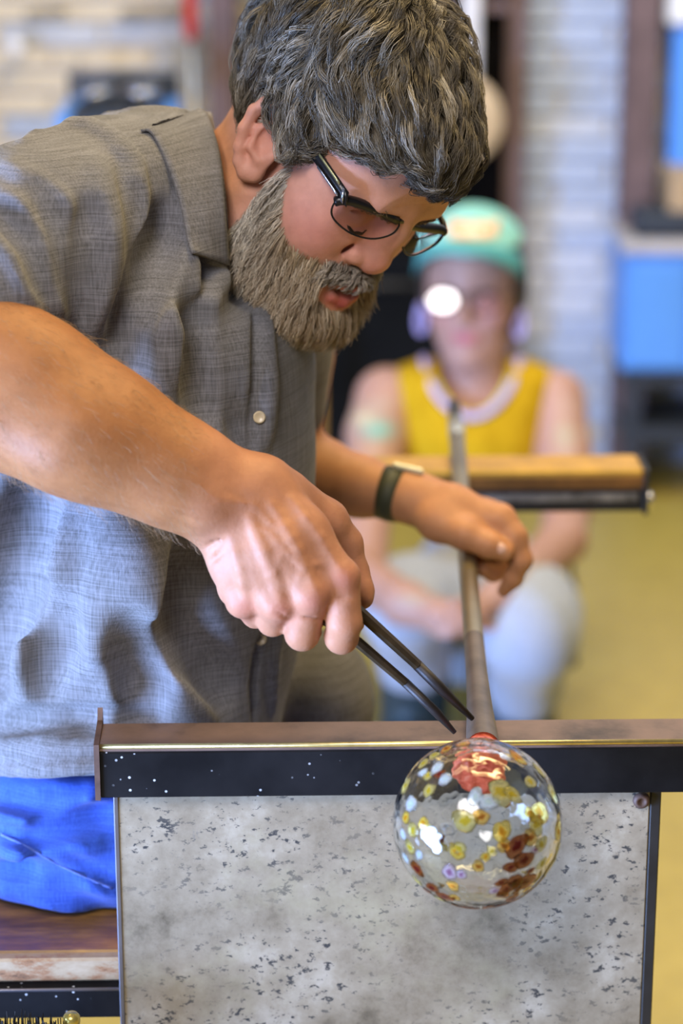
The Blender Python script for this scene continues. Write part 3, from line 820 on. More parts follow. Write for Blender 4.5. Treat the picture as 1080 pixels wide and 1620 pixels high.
# nose
nt_, nb_ = HPX(597, 426, 0), HPX(636, 356, 0)
hf.chain([mm(0, 86, 26), mm(0, 92, 10), nt_ + mm(0, -11, 5)], [.0100, .0110, .0135], .010)
hf.ell(nt_ + mm(0, -11, 2), mm(15, 13, 13), .006)
for s in (-1, 1):
    hf.ell(mm(s * 16, 88, -18), mm(9.5, 12.5, 10), .003)
    hf.ell(mm(s * 7, 95, -28), mm(4, 6.5, 4), .003, 'cut')
    hf.chain([mm(s * 20, 84, -16), mm(s * 29, 78, -30), mm(s * 34, 76, -46)], .0026, .010, 'cut')       # laugh line
for s in (-1, 1):                                                  # crow's feet
    for dz in (0, 6, -6): hf.chain([mm(s * 51, 73, 10 + dz * .5), mm(s * 57, 66, 11 + dz), mm(s * 62, 57, 12 + dz * 1.5)], [.0006, .0011, .0005], .002, 'cut')
# mouth, slightly open
mcR = mm(26, 82, -55); mcL = mm(-26, 82, -55)
hf.chain([mcR, mm(12, 98, -44), mm(0, 102, -42), mm(-12, 98, -44), mcL], [.002, .0055, .005, .0055, .002], .004)
hf.chain([mcR, mm(12, 99, -57), mm(0, 103, -58), mm(-12, 99, -57), mcL], [.002, .006, .0065, .006, .002], .004)
hf.chain([mm(22, 88, -53), mm(9, 105, -50.5), mm(-9, 105, -50.5), mm(-22, 88, -53)], [.001, .0026, .0026, .001], .002, 'cut')
# right ear (seen) and left ear
eT, eB, eK = HPX(420, 163, 84), HPX(399, 279, 80), HPX(378, 225, 86)
eF, eG = HPX(444, 190, 75), HPX(428, 238, 76)
def ear(sg):
    f = lambda p: np.array([p[0] * sg, p[1], p[2]])
    top, bot, bk, fr, tr = eT, eB, eK, eF, eG
    pass
    hlx = [fr + mm(2, 3, -9), fr + mm(4, 0, 0), HPX(436, 168, 82), HPX(420, 163, 85), HPX(402, 175, 88), HPX(386, 203, 89), HPX(379, 232, 88), HPX(379, 255, 85), HPX(388, 272, 81), HPX(402, 276, 78)]
    hf.chain([f(p) for p in hlx], [.003, .0042, .0048, .0048, .0048, .0046, .0046, .005, .0062, .0062], .003)
    hf.ell(f(HPX(410, 225, 77)), mm(5.5, 21, 26), .006, R=None)        # shell floor
    hf.ell(f(HPX(400, 262, 77)), mm(6, 10, 12), .006)                  # lobe
    hf.chain([f(HPX(430, 196, 83)), f(HPX(410, 205, 85)), f(HPX(400, 232, 85)), f(HPX(408, 254, 82))], [.003, .0036, .0038, .003], .004)
    hf.ell(f(HPX(424, 240, 79)), mm(4, 5, 5.5), .004)                  # tragus
    hf.ell(f(HPX(420, 222, 86)), mm(9, 9, 12), .006, 'cut')             # concha
    hf.chain([f(HPX(432, 180, 87)), f(HPX(412, 183, 90)), f(HPX(394, 212, 92))], .0034, .004, 'cut')
ear(1); ear(-1)
hv, hq = hf.tri()
pm = hv * 1000
def blend(col, c, w): return col * (1 - w[:, None]) + np.array(c) * w[:, None]
def gs(p, c, s): return np.exp(-np.sum(((p - np.array(c)) / np.array(s)) ** 2, axis=1))
SK = np.array([.66, .345, .26])
hc = np.tile(SK, (len(hv), 1))
for s in (-1, 1):
    hc = blend(hc, (.82, .36, .38), .85 * gs(pm, (s * 48, 66, -14), (22, 25, 20)))
    hc = blend(hc, (.34, .15, .12), .6 * gs(pm, (s * 31, 84, 10), (16, 10, 9)))  # lid and socket shading painted into the skin
    hc = blend(hc, (.63, .27, .20), .6 * gs(pm, (s * 82, -4, 0), (14, 20, 30)))
hc = blend(hc, (.72, .30, .25), .75 * gs(pm, nt_ * 1000, (18, 18, 18)))
hc = blend(hc, (.55, .27, .15), .6 * gs(pm, (0, 85, 50), (60, 30, 24)))  # forehead shade painted in as darker orange
lip = np.maximum(gs(pm, (0, 105, -58), (25, 12, 8)), .8 * gs(pm, (0, 104, -43), (25, 9, 5)))
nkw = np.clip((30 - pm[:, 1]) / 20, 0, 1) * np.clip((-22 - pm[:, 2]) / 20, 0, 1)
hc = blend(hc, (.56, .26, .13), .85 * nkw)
# beard zone in head space
def beard_w(p):
    x, y, z = np.abs(p[:, 0]), p[:, 1], p[:, 2]
    zt = np.interp(y, [-10, 14, 22, 29, 39, 55, 67, 83, 92, 120], [-90, -55, -8, 6, -12, -30, -37, -36, -31, -29])
    zb = np.interp(y, [-10, 12, 25, 31, 38, 50, 80, 120], [20, 5, -42, -74, -100, -120, -140, -150])
    w = np.clip((zt - z) / 7 + .5, 0, 1) * np.clip((z - zb) / 8 + .5, 0, 1) * np.clip((y + 2) / 8, 0, 1)
    lips = (np.abs(z + 53) < 15 * np.sqrt(np.clip(1 - (x / 31) ** 2, 0, 1))) & (y > 80)
    nose_ = (y > 97) & (z > -34) & (x < 22)
    return np.where(lips | nose_ | ((x > 75) & (y < 24)), 0, w)
bw = beard_w(pm)
hc = blend(hc, (.27, .20, .14), .8 * bw)
hc = blend(hc, (.48, .11, .095), np.clip(lip * 1.25, 0, 1) * (bw < .5))
hc = blend(hc, (.05, .012, .01), np.clip(1.3 * gs(pm, (0, 98, -51), (21, 7, 2.8)), 0, 1))

# ---- arms and hands
def side(pts): return [P(*p) for p in pts]
bf = Field((-.40, 1.50, .70), (.20, 2.36, 1.26), .0022)
def px_chain(rows, k):
    """rows: px, py, depth, radius px"""
    bf.chain([P(a, b_, c) for a, b_, c, r in rows], [M(r, c) for a, b_, c, r in rows], k)
# right arm from the sleeve to the wrist
px_chain([(70, 380, 1.83, 85), (-70, 500, 1.76, 100)], .02)
px_chain([(-90, 528, 1.735, 118), (50, 626, 1.722, 110), (170, 690, 1.716, 92), (290, 752, 1.718, 72), (372, 792, 1.724, 66)], .03)
px_chain([(-60, 640, 1.70, 60), (110, 700, 1.69, 58), (260, 765, 1.70, 40)], .03)
px_chain([(352, 806, 1.720, 54), (405, 775, 1.73, 50)], .02)
# metacarpals (pinky, ring, middle, index) and fingers
mcp = [(384, 950, 1.722), (438, 955, 1.708), (492, 940, 1.702), (541, 912, 1.708)]
wr = [(352, 832, 1.725), (372, 812, 1.716), (395, 790, 1.714), (425, 768, 1.722)]
for (a, b_) in zip(wr, mcp): px_chain([a + (36,), ((a[0] + b_[0]) / 2, (a[1] + b_[1]) / 2, (a[2] + b_[2]) / 2 - .003, 31), b_ + (27,)], .016)
px_chain([(360, 850, 1.75, 34), (375, 930, 1.755, 32)], .02)
px_chain([(430, 800, 1.745, 42), (480, 880, 1.75, 46)], .025)
px_chain([(400, 850, 1.745, 40), (450, 920, 1.745, 40)], .025)
for c in mcp: bf.ell(P(c[0], c[1], c[2] - .0045), M(20, 1.71), .008)
fing = [  # proximal joint, middle joint, end joint, tip
    [mcp[0] + (25,), (404, 972, 1.742, 21), (418, 962, 1.768, 18), (432, 948, 1.772, 16)],
    [mcp[1] + (27,), (431, 982, 1.730, 24), (440, 968, 1.765, 20), (462, 955, 1.768, 17)],
    [mcp[2] + (28,), (478, 1002, 1.722, 27), (484, 985, 1.762, 22), (508, 970, 1.768, 18)],
    [mcp[3] + (28,), (545, 985, 1.712, 27), (540, 1008, 1.722, 26), (545, 996, 1.752, 20), (560, 985, 1.765, 17)]]
for fg in fing: px_chain(fg, .0035)
# thumb
px_chain([(455, 790, 1.74, 44), (515, 826, 1.755, 34), (545, 860, 1.765, 26), (560, 905, 1.768, 21), (572, 935, 1.764, 17), (577, 950, 1.760, 12)], .008)
# tendons and veins on the back of the hand
def on(f, x, y, lift=0.0):
    p = f.cast(x, y)
    if p is None: return None
    dr = (p - CAM) / np.linalg.norm(p - CAM)
    return p - dr * lift
def ridges(f, lines, k=.004, op='add', lift=0.0):
    for rad, pts in lines:
        # densify the polyline, then lay it on the surface
        q = []
        for (a, b_) in zip(pts[:-1], pts[1:]):
            n_ = max(2, int(math.hypot(b_[0] - a[0], b_[1] - a[1]) / 18))
            q += [(a[0] + (b_[0] - a[0]) * i / n_, a[1] + (b_[1] - a[1]) * i / n_) for i in range(n_)]
        q.append(pts[-1])
        w = [on(f, *t, lift) for t in q]
        w = [t for t in w if t is not None]
        if len(w) < 2: continue
        n_ = len(w); rr = [rad * (.35 + .65 * math.sin(math.pi * min(1, max(0, (i + .5) / n_)))) for i in range(n_)]
        f.chain(w, rr, k, op)
ridges(bf, [(.0021, [(430, 800), (470, 870), (497, 930)]), (.0019, [(395, 820), (425, 890), (442, 945)]), (.0017, [(368, 850), (380, 900), (390, 945)]),
            (.0016, [(462, 790), (505, 850), (535, 900)])], .006, lift=-.0006)
ridges(bf, [(.0012, [(420, 838), (455, 875), (480, 898), (470, 925)]), (.0010, [(480, 898), (512, 890)]), (.0011, [(300, 760), (345, 790), (400, 800), (440, 840)]),
            (.0012, [(450, 865), (435, 905), (447, 930)])], .003, lift=-.0002)
ridges(bf, [(.0013, [(312, 848), (335, 836), (365, 815)]), (.0011, [(326, 866), (350, 850)]), (.0010, [(334, 890), (352, 872)])], .003, 'cut')
ridges(bf, [(.0009, [(532, 946), (556, 944)]), (.0009, [(478, 974), (508, 980)]), (.0009, [(434, 966), (452, 976)])], .002, 'cut')
# wrist bone
bf.ell(P(325, 800, 1.695), M(24, 1.7), .02)
# left arm and hand
px_chain([(440, 560, 2.20, 90), (430, 690, 2.22, 78)], .02)
px_chain([(420, 715, 2.22, 72), (500, 750, 2.215, 58), (570, 770, 2.205, 47), (628, 783, 2.195, 37), (660, 788, 2.19, 36)], .01)
px_chain([(655, 782, 2.19, 32), (715, 802, 2.175, 33), (790, 824, 2.165, 25)], .012)
px_chain([(655, 796, 2.185, 32), (700, 824, 2.17, 30), (745, 835, 2.165, 24)], .012)
px_chain([(690, 795, 2.20, 32), (775, 817, 2.20, 26)], .012)
# index and the others over the pipe
px_chain([(790, 823, 2.165, 27), (812, 850, 2.16, 21), (824, 886, 2.162, 17), (812, 915, 2.172, 14), (797, 934, 2.182, 11)], .006)
px_chain([(770, 815, 2.195, 25), (798, 850, 2.20, 20), (805, 892, 2.205, 17), (780, 905, 2.195, 15), (765, 900, 2.185, 12)], .005)
px_chain([(750, 815, 2.215, 24), (780, 855, 2.225, 19), (785, 890, 2.225, 16), (762, 897, 2.205, 14), (752, 892, 2.20, 12)], .005)
px_chain([(730, 810, 2.23, 22), (758, 850, 2.24, 17), (762, 880, 2.24, 14), (745, 885, 2.225, 12)], .005)
# thumb
px_chain([(690, 825, 2.165, 30), (735, 845, 2.15, 24), (772, 862, 2.145, 19), (798, 874, 2.145, 14)], .008)
av, aq = bf.tri()
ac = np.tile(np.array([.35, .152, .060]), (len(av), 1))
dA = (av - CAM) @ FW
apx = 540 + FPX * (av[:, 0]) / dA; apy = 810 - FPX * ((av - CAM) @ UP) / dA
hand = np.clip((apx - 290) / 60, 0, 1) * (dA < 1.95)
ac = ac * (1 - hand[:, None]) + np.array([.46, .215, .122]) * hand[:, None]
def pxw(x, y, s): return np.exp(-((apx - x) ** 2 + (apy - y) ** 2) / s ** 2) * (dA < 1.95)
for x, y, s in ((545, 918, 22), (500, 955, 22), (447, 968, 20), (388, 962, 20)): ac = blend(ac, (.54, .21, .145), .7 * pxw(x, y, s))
ac = blend(ac, (.46, .25, .17), .7 * pxw(350, 900, 45))  # paler patch paints the daylit edge of the hand
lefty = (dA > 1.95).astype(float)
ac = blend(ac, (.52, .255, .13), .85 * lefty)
# join head and arms into one body mesh
hw = H2W(hv)
bv = np.concatenate([hw, av]); bq = np.concatenate([hq, aq + len(hw)]); bc = np.concatenate([hc, ac])
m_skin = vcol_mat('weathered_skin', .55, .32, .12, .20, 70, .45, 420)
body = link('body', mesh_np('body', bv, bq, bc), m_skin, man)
# thumb nail (far hand) and near thumb nail
m_nail = plain('fingernail', (.72, .46, .38), .25, var=.05)
b = MB(); nR = np.array([RT * .93 + UP * -.36, FW, UP * .93 + RT * .36]).T
b.ball(P(789, 867, 2.1375), mm(7.0, 3.0, 5.2), 14, 8, nR); b.build('thumb_nail', m_nail, man)

# lashes of the lowered lids
for s in (-1, 1):
    b = MB(); b.tube([H2W(mm(s * 18, 84.5, 4.5)), H2W(mm(s * 25, 87.2, .8)), H2W(mm(s * 34, 86.2, -.2)), H2W(mm(s * 44, 79.2, 4.5))], [.0008, .0018, .0018, .0010], 6)
    b.build('eyelashes', plain('dark_lashes', (.03, .02, .018), .6), man)
# ---- hair
hair_f = Field(mm(-115, -140, -70), mm(115, 145, 165), .0022)
hair_f.ell(mm(6, -9, 50), mm(78, 100, 85))
hair_f.ell(mm(24, 58, 86), mm(40, 34, 17), .03)
hair_f.ell(mm(0, -40, 70), mm(70, 70, 70), .03)
hair_f.ell(mm(10, 84, 79), mm(26, 14, 11), .02)
hair_f.ell(mm(68, 26, 22), mm(9, 12, 22), .015); hair_f.ell(mm(-68, 26, 22), mm(9, 12, 22), .015)   # sideburns
def zline(y): return np.interp(y * 1000, [-140, -60, -35, -22, -8, 10, 22, 36, 48, 62, 80, 100, 130], [-45, -38, -26, 0, 22, 22, 14, 32, 44, 52, 60, 66, 68]) / 1000
def cut_hair(X, Y, Z):
    zl = np.interp(Y.ravel(), np.linspace(-.15, .15, 600), zline(np.linspace(-.15, .15, 600))).reshape(Y.shape)
    wob = .004 * np.sin(X * 210 + 1) + .003 * np.sin(X * 95)
    raise_ = .015 * np.clip((X + .012) / .03, 0, 1) * np.clip((Y - .036) / .015, 0, 1)
    return (Z - zl - raise_ + wob) * .9
sl, X, Y, Z = hair_f.sub(hair_f.lo, hair_f.lo + hair_f.h * hair_f.n)
hair_f.v[sl] = -smin(-hair_f.v[sl], cut_hair(X, Y, Z), .008)
gv, gq = hair_f.tri()
HAIRC = np.array([.085, .072, .052])
m_hair = vcol_mat('hair_strands', .42, .5)
hair = link('hair', mesh_np('hair', H2W(gv), gq, np.tile(HAIRC, (len(gv), 1))), m_hair, man)

def area_pick(V, Q, n, keep=None):
    A_ = V[Q]; ar = np.linalg.norm(np.cross(A_[:, 2] - A_[:, 0], A_[:, 3] - A_[:, 1]), axis=1)
    if keep is not None: ar = ar * keep
    i = rng.choice(len(Q), n, p=ar / ar.sum())
    u, w = rng.random((2, n, 1))
    return A_[i, 0] * (1 - u) * (1 - w) + A_[i, 1] * u * (1 - w) + A_[i, 2] * u * w + A_[i, 3] * (1 - u) * w
def grow(fld, roots, flow, length, S, lift, wave, guides, clump, spread):
    """strands on a surface: follow flow(p, n) at a height profile, gathered into locks"""
    N = len(roots); G = roots[rng.choice(N, guides, replace=False)]
    def run(p0, L, ph, am):
        lf = rng.uniform(.45, 1.7, len(p0))
        p = p0.copy(); out = [p.copy()]; st = L / (S - 1)
        for i in range(1, S):
            n = fld.grad(p); d = flow(p, n)
            d = d - n * np.sum(d * n, 1, keepdims=True); d /= np.linalg.norm(d, axis=1, keepdims=True) + 1e-9
            sd = np.cross(n, d)
            t = i / (S - 1)
            d = d + sd * (am * np.sin(ph + t * 5.5))[:, None]
            p = p + d * st[:, None]
            n = fld.grad(p)
            p = p + n * (lift(t) * lf - fld.sample(p))[:, None]
            out.append(p.copy())
        return np.stack(out, 1)
    gL = rng.uniform(*length, guides); gpath = run(G, gL, rng.uniform(0, 6.28, guides), rng.uniform(.2, 1, guides) * wave)
    # nearest guide
    own = np.empty(N, int)
    for a in range(0, N, 2000):
        dd = ((roots[a:a + 2000, None] - G[None]) ** 2).sum(-1); own[a:a + 2000] = dd.argmin(1)
    off = roots - G[own]
    t = np.linspace(0, 1, S)[None, :, None]
    pts = gpath[own] + off[:, None] * (1 - clump * t ** .8) + rng.normal(0, spread, (N, 1, 3)) * t + rng.normal(0, spread * .5, (N, S, 3)) * t
    return pts, own
crown = mm(-8, -40, 145)
def hair_flow(p, n):
    d = p - crown; d = d / (np.linalg.norm(d, axis=1, keepdims=True) + 1e-9)
    f = d + np.array([0, .45, -.10])
    top = np.clip((p[:, 2:3] - .07) / .05, 0, 1) * np.clip((p[:, 1:2]) / .05, 0, 1)
    f = f + top * np.array([.15, .5, -.1])
    s = np.sin(p[:, :1] * 70 + p[:, 1:2] * 45) * .35 + np.sin(p[:, 2:3] * 90 + p[:, 1:2] * 60) * .3
    return f + np.concatenate([s * 0, s, s * .6], 1)
front_ok = (gv[gq].mean(1)[:, 2] > -.06)
roots = area_pick(gv, gq, 24000, front_ok)
pts, own = grow(hair_f, roots, hair_flow, (.030, .058), 8, lambda t: -.0005 + .0085 * math.sin(math.pi * min(t * .85 + .05, 1)), .5, 1500, .55, .0013)
gcol = rng.random(1500)
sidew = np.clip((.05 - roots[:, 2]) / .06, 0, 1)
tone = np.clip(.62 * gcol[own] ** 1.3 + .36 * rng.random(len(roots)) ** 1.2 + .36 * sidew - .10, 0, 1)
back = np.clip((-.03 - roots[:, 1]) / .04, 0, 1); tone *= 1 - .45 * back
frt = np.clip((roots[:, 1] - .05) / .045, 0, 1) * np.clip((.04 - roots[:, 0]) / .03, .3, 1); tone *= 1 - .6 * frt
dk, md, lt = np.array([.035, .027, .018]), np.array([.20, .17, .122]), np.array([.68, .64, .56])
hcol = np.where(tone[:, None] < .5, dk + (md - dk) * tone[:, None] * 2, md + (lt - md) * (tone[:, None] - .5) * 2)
S_ = pts.shape[1]
rad = np.full((len(pts), S_), .00032) * np.linspace(1.1, .35, S_)[None]
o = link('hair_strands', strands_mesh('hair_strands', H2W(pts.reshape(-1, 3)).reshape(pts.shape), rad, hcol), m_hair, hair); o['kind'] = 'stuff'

# ---- beard and moustache
fc = hv[hq].mean(1) * 1000
bk_ = beard_w(fc); must = (np.abs(fc[:, 0]) < 34) & (fc[:, 1] > 70) & (fc[:, 2] > -46) & (fc[:, 2] < -26)
def beard_flow(p, n):
    f = np.tile(np.array([0, .25, -1.0]), (len(p), 1))
    f[:, 0] += -np.sign(p[:, 0]) * .15
    f[:, 1] += np.clip((.06 - p[:, 1]) / .06, 0, 1) * .55
    s = np.sin(p[:, 1:2] * 160 + p[:, 2:3] * 90) * .3
    return f + np.concatenate([s * .5, s, s * 0], 1)
roots = area_pick(hv, hq, 15000, bk_ * ~must)
pts, own = grow(hf, roots, beard_flow, (.016, .032), 6, lambda t: .0085 * t + .0005, .35, 2600, .35, .0016)
g2 = rng.random(2600)
tone = np.clip(.10 + .45 * g2[own] + .40 * rng.random(len(roots)) + .22 * np.clip((.075 - roots[:, 1]) / .06, -1, 1) + .22 * np.clip((-.075 - roots[:, 2]) / .02, 0, 1), 0, 1)
dk, md, lt = np.array([.24, .165, .10]), np.array([.58, .46, .31]), np.array([.90, .83, .70])
bcol = np.where(tone[:, None] < .5, dk + (md - dk) * tone[:, None] * 2, md + (lt - md) * (tone[:, None] - .5) * 2)
gw = (.8 * np.clip((.072 - roots[:, 1]) / .04, 0, 1) * np.clip((roots[:, 2] + .095) / .05, 0, 1))[:, None]
bcol = bcol * (1 - gw) + (bcol.mean(1, keepdims=True) * np.array([1.12, 1.08, 1.0])) * gw
bcol *= rng.uniform(.62, 1.18, (len(roots), 1))
rad = np.full((len(pts), 6), .00030) * np.linspace(1.1, .35, 6)[None]
o = link('beard', strands_mesh('beard', H2W(pts.reshape(-1, 3)).reshape(pts.shape), rad, bcol), m_hair, man); o['kind'] = 'stuff'
def mus_flow(p, n):
    f = np.tile(np.array([0, .1, -1.0]), (len(p), 1)); f[:, 0] += np.clip(p[:, 0] / .02, -1, 1) * .8
    return f
roots = area_pick(hv, hq, 2600, bk_ * must)
pts, own = grow(hf, roots, mus_flow, (.007, .012), 6, lambda t: .0012 + .0065 * t * (1.3 - t), .3, 300, .6, .0009)
tone = np.clip(.5 * rng.random(300)[own] + .5 * rng.random(len(roots)), 0, 1)[:, None]
mcol = np.array([.10, .08, .06]) + tone ** 1.3 * np.array([.55, .50, .43])
rad = np.full((len(pts), 6), .00036) * np.linspace(1.1, .35, 6)[None]
o = link('moustache', strands_mesh('moustache', H2W(pts.reshape(-1, 3)).reshape(pts.shape), rad, mcol), m_hair, man); o['kind'] = 'stuff'
# eyebrows
for s in (-1, 1):
    n_ = 120; u = rng.random(n_)
    bx_ = np.stack([s * (14 + 36 * u), np.interp(u, [0, .5, 1], [92, 90, 78]), np.interp(u, [0, .5, 1], [25, 30, 25]) + rng.normal(0, 1.8, n_)], 1) / 1000
    n0 = hf.grad(bx_); bx_ = bx_ - n0 * hf.sample(bx_)[:, None]
    d_ = np.stack([np.full(n_, s * .9), np.full(n_, .0), rng.normal(.12, .14, n_)], 1)
    pp = np.stack([bx_ + d_ * .006 * t + n0 * .0015 * math.sin(t * 2.5) for t in np.linspace(0, 1, 4)], 1)
    o = link('eyebrow', strands_mesh('eyebrow', H2W(pp.reshape(-1, 3)).reshape(pp.shape), np.full((n_, 4), .0003), np.tile([.17, .125, .085], (n_, 1)) * rng.uniform(.6, 1.6, (n_, 1))), m_hair, man); o['kind'] = 'stuff'
# fine arm hair
fa = av[aq].mean(1); dF = (fa - CAM) @ FW
fx = 540 + FPX * fa[:, 0] / dF
okf = ((fx < 310) & (dF < 1.95) & (fx > -60)).astype(float)
roots = area_pick(av, aq, 2600, okf)
n0 = bf.grad(roots)
adir = P(372, 800, 1.72) - P(60, 640, 1.72); adir /= np.linalg.norm(adir)
ln = rng.uniform(.005, .012, (len(roots), 1))
dv = adir * .8 + UP * -.35 + rng.normal(0, .25, (len(roots), 3))
pp = np.stack([roots + dv * ln * t + n0 * (.0022 * math.sin(t * 2.6)) for t in np.linspace(0, 1, 4)], 1)
o = link('arm_hair', strands_mesh('arm_hair', pp, np.full((len(pp), 4), .00007), np.tile([.30, .19, .10], (len(pp), 1))), m_hair, man); o['kind'] = 'stuff'

# ---- shirt
def denim(name, dark, light, tint, sc=1.0, rough=.85):
    m, nt, bs = new_mat(name)
    rot = (0.0, -.12, 0.0)
    w1 = noise(nt, coords(nt, (5, 5, 260), rot), 3.2 * sc, 3, .6)        # weft slubs
    w2 = noise(nt, coords(nt, (260, 260, 7), rot), 2.6 * sc, 3, .6)      # warp
    a = ramp(nt, w1, [(.32, dark), (.68, light)]); b_ = ramp(nt, w2, [(.32, dark), (.68, light)])
    c_ = mixc(nt, .5, a, b_)
    c_ = mixc(nt, 1.0, c_, ramp(nt, noise(nt, coords(nt), 9, 4), [(.3, tint), (.7, (1, 1, 1))]), 'MULTIPLY')
    nt.links.new(c_, bs.inputs['Base Color'])
    bs.inputs['Roughness'].default_value = rough; bs.inputs['Specular IOR Level'].default_value = .15
    bs.inputs['Sheen Weight'].default_value = .15
    ad = node(nt, 'ShaderNodeMath', operation='ADD'); nt.links.new(w1, ad.inputs[0]); nt.links.new(w2, ad.inputs[1])
    bump(nt, bs, ad.outputs[0], .35, .0012)
    return m
m_shirt = denim('slub_chambray', (.080, .080, .084), (.245, .248, .290), (.84, .84, .77))
m_jean = denim('blue_denim', (.018, .052, .30), (.06, .14, .58), (.75, .8, .9), 1.4)
sf = Field((-.40, 1.62, .64), (.10, 2.42, 1.34), .0032)
LO, HI = (-.40, 1.62, .64), (.10, 2.42, 1.34)
sf.loft([(176, 200, 335, 1.99, .05), (196, 110, 340, 1.99, .12), (240, 20, 346, 1.985, .165), (320, -50, 356, 1.985, .185), (400, -95, 368, 1.985, .195), (460, -104, 430, 1.985, .195), (510, -108, 484, 1.99, .195), (560, -110, 499, 1.99, .195),
         (700, -110, 500, 2.00, .19), (850, -112, 498, 2.02, .185), (1000, -115, 478, 2.04, .185), (1100, -125, 455, 2.055, .19), (1160, -135, 440, 2.06, .192), (1226, -140, 430, 2.06, .194)], LO, HI, 0.0, 2.0)
# shoulder and sleeve, reaching forward and down to the elbow
sf.chain([P(150, 320, 1.86), P(60, 370, 1.805), P(-60, 470, 1.755), P(-110, 530, 1.74)], [M(128, 1.86), M(132, 1.81), M(128, 1.76), M(126, 1.74)], .03)
sf.cone(P(215, 300, 1.90), P(258, 335, 1.93), M(96, 1.9), M(88, 1.93), .05)
# left shoulder (far) and the far front hanging over the thigh
sf.chain([P(300, 360, 2.12), P(430, 520, 2.18), P(440, 640, 2.2)], [M(110, 2.1), M(80, 2.2), M(76, 2.2)], .05)
sf.ell(P(500, 1105, 2.17), (M(92, 2.17), .07, M(110, 2.17)), .03)
# neck opening
nk = [H2W(mm(0, 5, -30)), P(372, 300, 1.93), P(345, 420, 1.965)]
sf.chain(nk, [.07, .066, .058], .01, 'cut')
# folds
ridges(sf, [(.0068, [(40, 225), (90, 197), (140, 200), (180, 225), (205, 262), (217, 310), (216, 360), (205, 410), (185, 470), (160, 540)])], .010, lift=-.002)
ridges(sf, [(.004, [(222, 300), (226, 350), (216, 420), (196, 480), (170, 550)])], .010, 'cut', lift=.001)
ridges(sf, [(.0075, [(-10, 300), (40, 350), (80, 420), (100, 500)]), (.007, [(20, 270), (85, 330), (120, 420), (130, 520)]), (.006, [(-10, 370), (30, 420), (55, 480)]),
            (.007, [(150, 260), (165, 350), (160, 430), (140, 540)])], .016, lift=-.004)
ridges(sf, [(.006, [(0, 330), (55, 390), (80, 470)]), (.006, [(60, 290), (110, 370), (120, 470)]), (.006, [(140, 330), (145, 420), (128, 510)])], .016, 'cut', lift=.002)
ridges(sf, [(.009, [(300, 300), (270, 420), (235, 520), (215, 620)]), (.008, [(350, 430), (345, 540), (360, 660)]), (.008, [(255, 620), (275, 500), (300, 420)])], .02, lift=-.004)
ridges(sf, [(.008, [(205, 520), (200, 580), (190, 640)]), (.009, [(312, 420), (318, 530), (330, 680)]), (.007, [(260, 340), (240, 430), (225, 500)]), (.007, [(380, 440), (382, 560), (388, 700)])], .02, 'cut', lift=.002)
# side drapes below the arm
ridges(sf, [(.014, [(175, 800), (190, 900), (175, 1000), (150, 1120)]), (.012, [(110, 830), (80, 950), (55, 1080)]), (.010, [(225, 860), (235, 960), (270, 1060), (310, 1130)]), (.010, [(10, 740), (0, 840), (-20, 950)])], .03, lift=-.006)
ridges(sf, [(.012, [(60, 770), (35, 880), (5, 990), (-20, 1080)]), (.008, [(85, 960), (80, 1040), (72, 1100)]), (.009, [(205, 990), (220, 1060), (232, 1120)]), (.006, [(140, 1080), (130, 1120), (120, 1140)]), (.010, [(285, 900), (300, 1000), (360, 1100)])], .026, 'cut', lift=.003)
# crease above the hem, hem ridge
ridges(sf, [(.007, [(-30, 1148), (60, 1143), (150, 1138), (240, 1136)])], .012, 'cut', lift=.0)
ridges(sf, [(.0045, [(-30, 1224), (40, 1219), (100, 1213), (170, 1208)])], .006, lift=-.001)
ridges(sf, [(.0040, [(-30, 1190), (50, 1176), (130, 1160)]), (.0035, [(40, 1200), (100, 1185), (150, 1180)])], .008, lift=-.001)
# button placket
ridges(sf, [(.0042, [(404, 470), (406, 560), (404, 640), (398, 720)]), (.0045, [(425, 980), (410, 1020), (402, 1080), (400, 1140)])], .005, 'cut', lift=.0)
ridges(sf, [(.005, [(420, 500), (424, 600), (420, 700)]), (.004, [(440, 980), (428, 1040), (430, 1120)])], .010, lift=-.002)
svt, svq = sf.tri()
# slow cloth undulation
sd = (svt - CAM) @ FW
wv = .0012 * np.sin(svt[:, 0] * 60 + svt[:, 2] * 25) * np.sin(svt[:, 2] * 40 + svt[:, 1] * 30)
svt = svt + (sf.grad(svt) * wv[:, None])
shirt = link('shirt', mesh_np('shirt', svt, svq), m_shirt, man)
# collar leaf
def spline(pts, n):
    pts = np.array(pts, float); t = np.linspace(0, 1, len(pts)); u = np.linspace(0, 1, n)
    out = np.stack([np.interp(u, t, pts[:, k_]) for k_ in range(pts.shape[1])], 1)
    ker = np.array([1, 2, 3, 2, 1.]) / 9
    for _ in range(3):
        e = np.pad(out, ((2, 2), (0, 0)), mode='reflect', reflect_type='odd')
        out = np.stack([np.convolve(e[:, k_], ker, 'valid') for k_ in range(out.shape[1])], 1)
    return out
fold = spline([(300, 182, 2.00), (320, 158, 1.955), (340, 205, 1.895), (350, 260, 1.865), (356, 320, 1.852), (360, 370, 1.86), (364, 420, 1.875)], 26)
outer = spline([(222, 205, 1.98), (240, 196, 1.925), (262, 245, 1.862), (283, 300, 1.838), (294, 350, 1.83), (298, 380, 1.83), (306, 398, 1.835)], 26)
def lay(q, lift):
    w = sf.cast(q[0], q[1])
    d0 = q[2] if w is None else min(q[2], (w - CAM) @ FW)
    return np.array([q[0], q[1], d0 - lift])
fold = np.array([lay(q, .012) for q in fold]); outer = np.array([lay(q, .004) for q in outer])
fold[:, 2] = spline(fold[::3, 2:3], len(fold))[:, 0]; outer[:, 2] = spline(outer[::3, 2:3], len(outer))[:, 0]
rows = []
